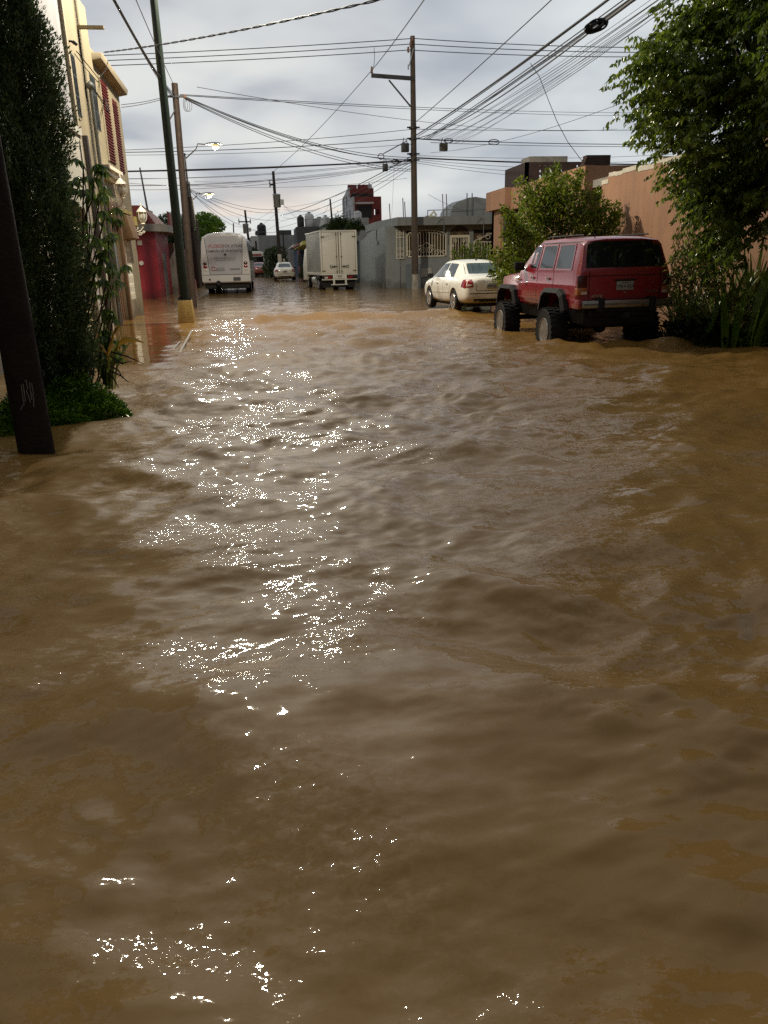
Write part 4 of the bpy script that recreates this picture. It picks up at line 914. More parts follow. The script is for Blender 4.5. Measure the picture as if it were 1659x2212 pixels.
# ------ background houses
def block(name, label, cat, x0, x1, y0, y1, h, m_, wins=(), extra=None, side=None):
    o = ((x0+x1)/2, y0, 0); r = thing(name, label, cat, o)
    mb = MB(o); mb.box(x0, x1, y0, y1, -.5, h); mb.build('wall', m_, r, 30)
    for (a, b, c, d, mm) in wins:
        mb = MB(o); mb.box(a, b, y0-.06, y0-.003, c, d); w = mb.build('window', mm, r, 30)
        mb = MB(o); mb.box(a-.08, b+.08, y0-.12, y0-.004, d, d+.1); mb.build('sill', m_, w, 30)
    for (a, b, c, d, mm) in side or ():
        mb = MB(o); mb.box(x0-.06, x0-.003, a, b, c, d); mb.build('side_window', mm, r, 30)
    if extra: extra(r, o)
    return r
def tank(label, p, rr, h, m_, dome=True):
    p = Vector(p); t = thing('water_tank', label, 'water tank', p)
    mb = MB(p); mb.lathe([(rr*.95, 0), (rr, .1), (rr, h*.75), (rr*.8, h*.88), (rr*.3, h*.97)] if dome else [(rr, 0), (rr, h)], p, 'z', 16); mb.build('body', m_, t, 50)
    mb = MB(p); mb.lathe([(rr*.32, h*.96), (rr*.34, h*1.04), (rr*.05, h*1.06)], p, 'z', 12); mb.build('lid', BLACK_IRON, t, 50)
BLACKT = mat('black_tank', (.012, .012, .014), .5, var=.2)
# red and white tower
Yt = 100
P = lambda x, y, Y=Yt: AY(x, y, Y)
x0, x1 = P(768, 500).x, P(825, 500).x; xa = P(755, 420).x; xb = P(811, 420).x; zt, zu = P(768, 425).z, P(755, 399).z; zm = P(768, 470).z
o = ((x0+x1)/2, Yt, 0)
r = thing('tower_house', 'tall narrow brick red house with a white side wall and a stepped upper floor', 'house', o)
hA = (P(806, 463).x, P(820, 463).x, P(806, 464).z, P(806, 452).z)
mb = MB(o); mb.wall((x0, Yt, -.5), (1, 0, 0), (0, 0, 1), (0, -1, 0), x1-x0, zt+.5, [(hA[0]-x0, hA[1]-x0, hA[2]+.5, hA[3]+.5)], .3)
mb.wall((x0, Yt+5, hA[2]-1.5), (1, 0, 0), (0, 0, 1), (0, -1, 0), x1-x0, 3.2, [(hA[0]-x0-.3, hA[1]-x0+.7, 1.0, 2.8)], .3)
mb.box(x0, x1, Yt+.31, Yt+5, -.5, hA[2]-.4); mb.box(x0, x0+1.7, Yt+.31, Yt+5, hA[2]-.4, zt-.2); mb.box(x1-.15, x1, Yt+.31, Yt+5, hA[2]-.4, zt-.3); mb.build('front_wall', REDB, r, 30)
sw = mat('dirty_white_plaster', (.52, .52, .53), .8, var=.12, vscale=.6, streak=.5)
mb = MB(o); mb.prism([(Yt-.02, -.5), (Yt+14, -.5), (Yt+14, zu-.7), (Yt+5, zu+.1), (Yt+5, zt+.05), (Yt-.02, zt)], 'x', x0-.25, x0-.02); mb.build('side_wall', sw, r, 30)
mb = MB(o); mb.wall((x0-.2, Yt+5.2, zt-2), (1, 0, 0), (0, 0, 1), (0, -1, 0), (xb-xa)*1.02, zu-zt+2, [], .3)
for k in range(2): mb.box(x0-.2+k*1.3, x0+.9+k*1.4, Yt+5.2, Yt+6.4, zu, zu+.45)
mb.build('upper_floor', REDB, r, 30)
mb = MB(o); mb.box(x0+.2, x0+2.8, Yt+5.12, Yt+5.19, zt-.4, zt+.75); mb.build('upper_opening', DARKIN, r, 30)
mb = MB(o); mb.box(x0+.2, x0+2.1, Yt-.08, Yt-.003, P(780, 471).z, P(780, 444).z); w = mb.build('window', DARKIN, r, 30)
mb = MB(o); mb.box(x0+.1, x0+2.3, Yt-.5, Yt-.003, P(780, 441).z, P(780, 439).z+.1); mb.build('hood', PALE, w, 30)
for (ya, yb, za, zb) in ((Yt+11, Yt+12, zt-1.3, zt+.9), (Yt+7, Yt+8, zt-.6, zt+.6), (Yt+3, Yt+4, zm, zm+1.1), (Yt+7, Yt+8.2, zm, zm+1.2)):
    mb = MB(o); mb.box(x0-.27, x0-.252, ya, yb, za, zb); mb.build('side_window', DARKIN, r, 30)
tank('pale water tank standing beside the red tower on the grey roof', P(773, 479, 85), .42, 1.1, PALE)
tank('pale tank in the notch of the red tower roof', (x0+2.6, Yt+5.8, zu-.3), .35, .9, PALE)
# grey flat house in front of the tower
x0, x1 = P(706, 490, 78).x, P(797, 490, 78).x
block('house', 'flat grey house with a blank parapet in front of the red tower', 'house', x0, x1, 78, 90, P(740, 471, 78).z, GREY, [(P(780, 480, 78).x, P(787, 480, 78).x, P(780, 487, 78).z, P(780, 481, 78).z, PALE), (P(752, 480, 78).x, P(758, 480, 78).x, P(752, 484, 78).z, P(752, 481, 78).z, DARKIN)])
# yellow-green house with a canopy behind the truck
o = (3.6, 70, 0)
r = thing('house', 'low cream house with a red edged canopy behind the box truck', 'house', o)
mb = MB(o); mb.box(3.5, 4.9, 60, 84, -.5, 2.9); mb.build('wall', mat('far_cream_plaster', (.40, .34, .20), .8, streak=.4), r, 30)
mb = MB(o); mb.hexa([(2.5, 62, 2.75), (4.9, 62, 2.75), (4.9, 84, 2.65), (2.5, 84, 2.65), (2.5, 62, 3.0), (4.9, 62, 3.15), (4.9, 84, 3.1), (2.5, 84, 2.85)]); mb.build('canopy', mat('olive_yellow_paint', (.42, .40, .10), .7, streak=.3), r, 30)
mb = MB(o); mb.box(2.38, 2.52, 68, 85, 2.8, 3.0); mb.build('canopy_edge', REDB, r, 30)
for (a, b, mm, nm) in ((66, 67.4, TERRA, 'door'), (71, 73, DARKIN, 'window'), (77, 78.5, TERRA, 'shutter')):
    mb = MB(o); mb.box(3.42, 3.497, a, b, -.3 if nm == 'door' else .9, 2.3); mb.build(nm, mm, r, 30)
o = (3.2, 90, 0)
r = thing('house', 'small house front painted blue, red and pale in stripes beyond the cream house', 'house', o)
mb = MB(o); mb.box(3.1, 9, 84.2, 108, -.5, 3.0); mb.build('wall', mat('blue_plaster', (.06, .10, .17), .7, streak=.3), r, 30)
mb = MB(o); mb.box(3.0, 3.098, 84.4, 89, -.5, 2.6); mb.build('red_shutter', REDB, r, 30)
mb = MB(o); mb.box(2.4, 9, 84.1, 106, 3.0, 3.2); mb.build('eave', PALE, r, 30)
# row across the end of the view
Pq = lambda x, y, Y: AY(x, y, Y)
block('house', 'wide blank grey wall of a flat house at the end of the street', 'house', Pq(556, 520, 112).x, Pq(640, 520, 112).x, 112, 124, Pq(590, 508, 112).z, GREY)
o = Pq(551, 545, 108); o.z = 0
r = thing('pylon_sign', 'white upright pylon with a dark stripe at the left end of the grey wall', 'sign', o)
mb = MB(o); mb.box(o.x-.45, o.x+.55, 107.6, 108, -.5, Pq(551, 510, 108).z); mb.build('panel', PALE, r, 30)
mb = MB(o); mb.box(o.x+.1, o.x+.3, 107.5, 107.598, 1.5, 4.2); mb.build('stripe', DARKIN, r, 30)
block('house', 'pale bluish house peeping out between the bus and the white pylon', 'house', Pq(537, 520, 116).x, Pq(549, 520, 116).x, 116, 126, Pq(545, 513, 116).z, mat('pale_blue_plaster', (.33, .38, .43), .8, streak=.3))
block('house', 'dark parapet block with an overhanging roof above the grey end wall', 'house', Pq(598, 510, 126).x, Pq(630, 510, 126).x, 126, 132, Pq(610, 497, 126).z, mat('dark_grey_plaster', (.085, .085, .09), .8, streak=.3))
x_, z_ = Pq(640, 500, 96).x, Pq(640, 490, 96).z
block('house', 'dark brick upper floor with water tanks on its roof beyond the cream house', 'house', x_, Pq(706, 500, 96).x, 96, 106, z_, mat('dark_grey_brick', (.06, .058, .06), .85, var=.3, vscale=3))
tank('black dome topped water tank on the grey end wall house', Pq(566, 508.5, 113), .62, 1.55, BLACKT)
tank('tiny dark tank left of the black dome tank', Pq(556, 508.5, 113.5), .3, .6, BLACKT)
tank('small dark tank on the dark brick upper floor', Pq(650, 490.5, 97), .42, 1.3, BLACKT)
tank('pale tank beside a pipe on the dark brick roof', Pq(669, 490.5, 97), .55, 1.6, PALE)
tank('squat grey tank at the right end of the dark brick roof', Pq(690, 490.5, 97), .75, 1.1, GREY)
tank('white tank just over the left of the box truck roof', Pq(704, 497, 80), .5, 1.3, PALE)
# further left, behind the trees
block('house', 'dull grey low house behind the trees on the left of the bus', 'house', -14, -6.6, 66, 80, 3.4, CONCR)
block('house', 'dim flat house closing the side street far on the left', 'house', -40, -30, 28, 44, 3.6, CONCR)
block('house', 'dim flat house closing the side street far on the right', 'house', 40, 50, 30, 46, 3.6, GREY)
block('house', 'distant low roofs closing the street beyond the red bus', 'house', -14, -3, 130, 140, 4.2, GREY)
block('house', 'plain house behind the salmon wall hidden by the big tree', 'house', 12, 20, 2, 20, 3.2, GREY)
# ------------------------------------------------------------------ vehicles
RUBBER = mat('tyre_rubber', (0.011, 0.010, 0.010), .75, spec=.3, var=.3, vscale=8)
BLKPL = mat('black_plastic', (0.012, 0.012, 0.012), .65, spec=.3, var=.15)
CHROME = mat('chrome', (.62, .60, .55), .16, metal=1, var=.08)
ALLOY = mat('dull_alloy', (.50, .48, .44), .32, metal=.85, var=.15)
UNDER = mat('underbody', (.012, .011, .010), .8, var=.3)
CARGLASS = mat('tinted_glass', (.010, .012, .012), .05, spec=.7, var=0)
REDLENS = mat('red_lens', (.22, .010, .012), .15, var=.15, coat=.5)
DARKLENS = mat('dark_red_lens', (.06, .006, .008), .2, var=.1, coat=.5)
AMBER = mat('amber_lens', (.36, .11, .015), .2, var=.15, coat=.5)
WHITELENS = mat('clear_lens', (.55, .52, .45), .15, var=.1, coat=.5)
PLATE = mat('plate_white', (.30, .295, .265), .5, var=.1)
INK = mat('dark_ink', (.03, .03, .035), .6, var=0)
def ring(half):   # half-section bottom centre -> top centre, mirrored into a closed loop
    return [(x, z) for x, z in half] + [(-x, z) for x, z in reversed(half[1:-1])]
def loft(mb, stations):
    n = len(ring(stations[0][1])); vs = []
    for y, h in stations: vs += [(x, y, z) for x, z in ring(h)]
    fs = []
    for i in range(len(stations)-1):
        a, b = i*n, (i+1)*n
        fs += [(a+j, a+(j+1) % n, b+(j+1) % n, b+j) for j in range(n)]
    fs += [tuple(range(n-1, -1, -1)), tuple(range((len(stations)-1)*n, len(stations)*n))]
    return mb.add(vs, fs)
def cut(o, cutter):
    md = o.modifiers.new('cut', 'BOOLEAN'); md.operation = 'DIFFERENCE'; md.solver = 'EXACT'; md.object = cutter
    apply_mods(o); bpy.data.objects.remove(cutter)
def smooth_mesh(o, ang=40):
    me = o.data; me.polygons.foreach_set('use_smooth', [True]*len(me.polygons)); me.set_sharp_from_angle(angle=R(ang)); return o
class Skin:
    """Lays glass, lamps and seams on a body's own surface."""
    def __init__(s, o):
        bm = bmesh.new(); bm.from_mesh(o.data); bmesh.ops.triangulate(bm, faces=bm.faces[:]); s.t = BVHTree.FromBMesh(bm); s.keep = bm
    def patch(s, mb, corners, axis, nu=6, nv=5, off=.004, start=3.0):
        """corners: four (u, v) pairs; axis '-x' looks from -x (u=y, v=z), '+x', '-y' (u=x, v=z), '+y'."""
        d = {'-x': Vector((1, 0, 0)), '+x': Vector((-1, 0, 0)), '-y': Vector((0, 1, 0)), '+y': Vector((0, -1, 0))}[axis]
        a, b, c, e = [Vector((*q, 0)) for q in corners]; vs = []
        for j in range(nv+1):
            for i in range(nu+1):
                p = (a.lerp(b, i/nu)).lerp(e.lerp(c, i/nu), j/nv)
                o_ = Vector((0, p.x, p.y)) if 'x' in axis else Vector((p.x, 0, p.y))
                h = s.t.ray_cast(o_-d*start, d)[0]
                if h is None:
                    h = s.t.find_nearest(o_ - d*1.0)[0] or o_
                vs.append(h - d*off)
        mb.add(vs, [(j*(nu+1)+i, j*(nu+1)+i+1, (j+1)*(nu+1)+i+1, (j+1)*(nu+1)+i) for j in range(nv) for i in range(nu)])
        return mb
    def line(s, mb, pts, axis, w=.012, off=.002):
        for p, q in zip(pts[:-1], pts[1:]):
            dx, dy = q[0]-p[0], q[1]-p[1]; l = math.hypot(dx, dy); nx, ny = -dy/l*w/2, dx/l*w/2
            s.patch(mb, [(p[0]-nx, p[1]-ny), (q[0]-nx, q[1]-ny), (q[0]+nx, q[1]+ny), (p[0]+nx, p[1]+ny)], axis, max(2, int(l/.1)), 1, off)
        return mb
def wheel(root, c, rr, w, side, rim_r, rim_mat, spokes=0, deep=.03, tread=0, disc=None):
    """Wheel at c; side = -1 left, +1 right (where the rim faces)."""
    mb = MB(); s = side; h = w/2
    mb.lathe([(rim_r, -h*.9), (rr*.93, -h), (rr*.985, -h*.8), (rr, -h*.4), (rr, h*.4), (rr*.985, h*.8), (rr*.93, h), (rim_r, h*.9), (rim_r*.98, -h*.6)], (0, 0, 0), 'x', 36)
    if tread:
        for i in range(tread):
            a = 2*math.pi*i/tread
            for (x0, x1, da) in ((-h*1.0, -h*.35, 0), (-h*.25, h*.25, .09), (h*.35, h*1.0, 0)):
                P = []
                for rad in (rr*.965, rr*1.035):
                    for (xx, an) in ((x0, a+da-.045), (x1, a+da-.045), (x1, a+da+.045), (x0, a+da+.045)): P.append((xx, rad*math.cos(an), rad*math.sin(an)))
                mb.hexa(P)
    t = mb.build('wheel', RUBBER, root, 35); t.location = c
    mb = MB(); x = s*h
    mb.lathe([(rim_r*1.02, x*.93), (rim_r*1.0, x*1.0), (rim_r*.92, x*.97), (rim_r*.88, x*(1-deep/h*.4))], (0, 0, 0), 'x', 28)
    rim = mb.build('rim', rim_mat, t, 35); mb = MB()
    mb.lathe([(rim_r*.90, x*(1-deep/h*.3)), (rim_r*.86, x*(1-deep/h*1.0)), (rim_r*.80, x*(.9-deep/h*1.5)), (rim_r*.34, x*(.8-deep/h*1.2)), (rim_r*.30, x*(.95-deep/h*.7)), (rim_r*.12, x*(1.0-deep/h*.7))], (0, 0, 0), 'x', 28)
    for i in range(8 if not spokes else 0):
        a = 2*math.pi*i/8; mb.cyl((x*(.75-deep/h*1.2), rim_r*.56*math.cos(a), rim_r*.56*math.sin(a)), (x*(.86-deep/h*1.2), rim_r*.56*math.cos(a), rim_r*.56*math.sin(a)), rim_r*.10, n=8)
    for i in range(spokes):
        a = 2*math.pi*i/spokes; P = []
        for rad, ww, dd in ((rim_r*.2, .16, .98), (rim_r*.9, .10, .97)):
            for sg in (-1, 1): P.append((rad, sg*ww*rim_r, dd))
        def pt(rad, tw, xx): return (xx, rad*math.cos(a)-tw*math.sin(a), rad*math.sin(a)+tw*math.cos(a))
        q = [pt(P[0][0], P[0][1], x*.7), pt(P[1][0], P[1][1], x*.7), pt(P[3][0], P[3][1], x*.7), pt(P[2][0], P[2][1], x*.7), pt(P[0][0], P[0][1], x*.99), pt(P[1][0], P[1][1], x*.99), pt(P[3][0], P[3][1], x*.97), pt(P[2][0], P[2][1], x*.97)]
        mb.hexa(q)
    mb.build('wheel_disc', disc or rim_mat, t, 35)
    return t

# --- lifted red off-roader, rear toward the camera
def offroader():
    RP = mat('dark_red_paint', (0.26, 0.008, 0.018), .28, tide=.4, tidec=(.12, .055, .03), tidez=.38, var=.10, vscale=2, coat=.7, streak=.12, grime=(.10, .012, .014))
    root = thing('off_road_car', 'lifted dark red boxy off road car on big mud tyres parked on the right', 'car', (6.08, 13.10, -.03), R(2.0))
    mb = MB()
    def sec(zb, hw, zbelt, hwb, zr, hr): return [(0, zb), (hw-.10, zb), (hw-.02, zb+.05), (hw, zb+.16), (hw, zbelt-.22), (hw-.012, zbelt-.2), (hwb, zbelt), (hr+.02, zr-.07), (hr-.05, zr-.005), (hr*.5, zr+.025), (0, zr+.03)]
    loft(mb, [(0.00, sec(.76, .845, 1.26, .82, 1.33, .79)), (.05, sec(.68, .862, 1.28, .835, 1.45, .775)), (.17, sec(.66, .865, 1.29, .84, 1.80, .70)), (.32, sec(.65, .865, 1.29, .84, 1.84, .69)), (1.2, sec(.64, .865, 1.29, .84, 1.87, .70)), (2.15, sec(.63, .865, 1.29, .84, 1.86, .70)), (2.40, sec(.63, .865, 1.29, .84, 1.81, .69)), (2.98, sec(.63, .865, 1.27, .84, 1.33, .76)), (3.06, sec(.63, .86, 1.22, .835, 1.265, .77)), (4.1, sec(.66, .84, 1.16, .81, 1.20, .74)), (4.2, sec(.70, .82, 1.10, .79, 1.15, .72))])
    body = mb.build('body', RP, root, 30, bevel=.012)
    for yc, f in ((1.0, 1), (3.58, 1)):
        for s in (-1, 1):
            cm = MB(); cm.prism([(yc-.56, .5), (yc-.46, .86), (yc-.32, .94), (yc+.32, .94), (yc+.46, .86), (yc+.58, .5)], 'x', s*.5, s*1.2)
            cut(body, cm.build('cutter', RP, root, None))
    smooth_mesh(body, 28)
    sk = Skin(body)
    # glass
    for s, ax in ((-1, '-x'), (1, '+x')):
        for (a, b, c, d) in (((.38, 1.33), (1.10, 1.33), (1.12, 1.76), (.48, 1.76)), ((1.22, 1.33), (1.92, 1.33), (1.90, 1.76), (1.24, 1.76)), ((2.04, 1.33), (2.80, 1.33), (2.38, 1.75), (2.02, 1.76))):
            mb = MB(); sk.patch(mb, [a, b, c, d], ax, 6, 6, .006); w = mb.build('side_window', CARGLASS, root, 60)
            mb = MB(); P = [a, b, c, d, a]
            sk.line(mb, P, ax, .03, .009); mb.build('frame', RP, w, 60)
        mb = MB()
        for pl in ([(1.16, .72), (1.16, 1.30)], [(1.98, .70), (1.98, 1.30)], [(2.92, .74), (2.92, 1.26)]): sk.line(mb, pl, ax, .014, .003)
        mb.build('door_seams', BLKPL, root, 60)
        mb = MB(); sk.line(mb, [(1.62, .80), (2.98, .79)], ax, .05, .012); sk.line(mb, [(.06, .86), (.45, .85)], ax, .05, .012); mb.build('side_moulding', RP, root, 60)
        for y in (1.32, 2.14):
            mb = MB(); mb.box(s*.865-.012, s*.865+.012+s*.006, y, y+.15, 1.15, 1.19); mb.build('door_handle', CHROME, root, 30, bevel=.006)
        mb = MB(); mb.box(s*.84, s*1.05, 2.72, 2.80, 1.30, 1.46); m_ = mb.build('mirror', BLKPL, root, 30, bevel=.02)
        # black flares
        for yc in (1.0, 3.58):
            mb = MB(); path = [(yc-.64, .64), (yc-.51, .91), (yc-.34, 1.0), (yc+.34, 1.0), (yc+.52, .91), (yc+.66, .60)]; inn = [(yc-.54, .62), (yc-.44, .85), (yc-.30, .925), (yc+.30, .925), (yc+.44, .85), (yc+.55, .58)]
            x0, x1 = s*.80, s*.975
            for i in range(5):
                A, B, C_, D = path[i], path[i+1], inn[i+1], inn[i]
                mb.quad((x1-s*.03, *A), (x1-s*.03, *B), (x1, *C_), (x1, *D)); mb.quad((x0, *A), (x0, *B), (x1-s*.03, *B), (x1-s*.03, *A)); mb.quad((x0, *D), (x0, *C_), (x1, *C_), (x1, *D))
            mb.build('wheel_flare', BLKPL, root, 40)
        for yc in (1.0, 3.58): wheel(root, (s*.90, yc, .24), .41, .34, s, .225, mat('dull_dish_rim', (.34, .32, .28), .38, metal=.9, var=.25, vscale=9), 0, .075, 26, mat('shaded_dish_disc', (.11, .095, .075), .5, metal=.6, var=.4, vscale=9))  # inner disc coloured darker than the lip: the dish's shade is in the colour
        # tail lights, wrapped round the corner
        mb = MB(); mb.box(s*.70, s*.872, -.012, .10, .91, 1.03); tl = mb.build('tail_light', AMBER, root, 30, bevel=.012)
        mb = MB(); mb.box(s*.70, s*.868, -.010, .06, 1.035, 1.24); mb.build('red_lens', DARKLENS, tl, 30, bevel=.012)
        mb = MB(); mb.box(s*.70, s*.80, -.016, -.011, .92, .965); mb.build('reverse_lens', WHITELENS, tl, 30)
        mb = MB(); mb.tube([(s*.60, .45, 1.90), (s*.61, .6, 1.905), (s*.61, 1.9, 1.91), (s*.60, 2.1, 1.895)], .014, 6); mb.build('roof_rail', BLKPL, root, 60)
        mb = MB(); sk.line(mb, [(.3, 1.79), (2.3, 1.79)], ax, .02, .004); mb.build('drip_rail', BLKPL, root, 60)
    mb = MB(); sk.patch(mb, [(-.735, 1.36), (.735, 1.36), (.655, 1.795), (-.655, 1.795)], '-y', 8, 6, .006); mb.build('rear_window', CARGLASS, root, 60)
    mb = MB(); sk.patch(mb, [(-.70, 1.36), (.70, 1.36), (.63, 1.78), (-.63, 1.78)], '+y', 8, 6, .006); mb.build('windscreen', CARGLASS, root, 60)
    mb = MB(); mb.bar((-.2, -.01, 1.365), (.25, .02, 1.40), .02, .02); mb.tube([(-.05, .0, 1.36), (.35, .03, 1.42)], .012, 5); mb.build('rear_wiper', BLKPL, root, 60)
    mb = MB(); sk.line(mb, [(-.66, 1.30), (-.66, .82), (.66, .82), (.66, 1.30)], '-y', .014, .003); sk.line(mb, [(-.72, 1.225), (.72, 1.225)], '-y', .014, .003); mb.build('tailgate_seam', BLKPL, root, 60)
    mb = MB(); mb.box(-.16, .16, -.022, -.008, .98, 1.125); pl = mb.build('number_plate', PLATE, root, 30, bevel=.004)
    text('plate_text', 'VRH-424', .085, INK, pl, (0, -.024, 1.04)); text('plate_state', 'SINALOA', .028, INK, pl, (0, -.024, 1.10))
    mb = MB(); mb.box(-.2, .2, -.03, -.01, 1.135, 1.16); mb.build('plate_lamp', BLKPL, root, 30, bevel=.006)
    mb = MB(); mb.cyl((0, -.02, .945), (0, -.008, .945), .016, n=10); mb.build('lock', CHROME, root, 40)
    text('badge_4x4', '4X4', .075, CHROME, root, (-.52, -.012, .885), wid=1.6, bold=.003, shear=.15)
    text('badge_script', 'Cherokee', .05, CHROME, root, (.50, -.012, .955), wid=1.25, shear=.2)
    k = text('side_script', 'Cherokee', .06, mat('gold_badge', (.5, .35, .08), .35, metal=.7), root, (-.872, 3.02, 1.13), rot=(R(90), 0, R(-90)), shear=.2)
    # bumper: chrome in three lengths with black straps
    mb = MB(); mb.box(-.83, .83, -.14, -.02, .69, .82); bp = mb.build('rear_bumper', mat('dull_bumper_chrome', (.36, .35, .31), .3, metal=1, var=.25, vscale=6), root, 30, bevel=.02)
    mb = MB(); mb.box(-.53, -.42, -.165, -.01, .62, .86); mb.build('strap', BLKPL, bp, 30, bevel=.01)
    mb = MB(); mb.box(.42, .53, -.165, -.01, .62, .86); mb.build('strap', BLKPL, bp, 30, bevel=.01)
    mb = MB(); mb.box(-.80, .80, -.143, -.10, .742, .766); mb.build('bumper_groove', mat('bumper_strip', (.10, .095, .085), .5), bp, 30)
    for s in (-1, 1):
        mb = MB(); mb.box(s*.80, s*.885, -.11, .30, .68, .84); mb.build('bumper_end', RP if s < 0 else BLKPL, root, 30, bevel=.02)
    # underbody, its dark boxes deepened so the gap over the water looks shaded
    mb = MB(); mb.box(-.68, .68, .12, 4.1, .40, .72); mb.build('chassis', UNDER, root, 30, bevel=.03)
    mb = MB(); mb.cyl((-.85, 1.0, .31), (.85, 1.0, .31), .055, n=10); mb.lathe([(.05, -.13), (.13, -.08), (.15, 0), (.13, .08), (.05, .13)], (.05, 1.0, .31), 'x', 14); mb.build('rear_axle', UNDER, root, 50)
    mb = MB(); mb.cyl((-.85, 3.58, .31), (.85, 3.58, .31), .055, n=10); mb.lathe([(.05, -.13), (.13, -.08), (.15, 0), (.13, .08), (.05, .13)], (.2, 3.58, .31), 'x', 14); mb.build('front_axle', UNDER, root, 50)
    mb = MB(); mb.cyl((.05, 1.0, .33), (.1, 2.5, .5), .035, n=8); mb.build('drive_shaft', UNDER, root, 50)
    mb = MB(); mb.box(-.60, .45, .15, .85, .36, .60); mb.build('fuel_tank', UNDER, root, 30, bevel=.04)
    mb = MB(); mb.bar((-.62, .02, .60), (.62, .02, .60), .06, .10); mb.bar((-.5, -.06, .66), (.5, -.06, .66), .05, .05); mb.box(-.05, .05, -.16, .1, .52, .60); mb.build('tow_bar', UNDER, root, 30)
    mb = MB(); mb.box(-.4, .4, 1.6, 3.4, .40, .6); mb.build('gearbox', UNDER, root, 30, bevel=.05)
    mb = MB(); mb.cyl((-.25, 1.55, .45), (-.25, 2.1, .45), .14, n=12); mb.tube([(-.25, 1.55, .45), (-.3, 1.2, .5), (-.45, .2, .52)], .03, 6); mb.build('exhaust', UNDER, root, 50)
    for s in (-1, 1):
        mb = MB(); mb.tube([(s*.48, .35, .58), (s*.48, 1.0, .40), (s*.48, 1.7, .58)], .04, 6); mb.cyl((s*.55, .9, .32), (s*.50, .75, .7), .035, n=8); mb.build('leaf_spring', UNDER, root, 50)
    mb = MB(); mb.box(-.78, .78, 4.17, 4.30, .66, .80); mb.build('front_bumper', CHROME, root, 30, bevel=.02)
    mb = MB()
    mb.tube([(-.4, .45, 1.86), (-.4, .45, 1.93)], .012, 5); mb.build('roof_stub', BLKPL, root, 60)
    return root
offroader()

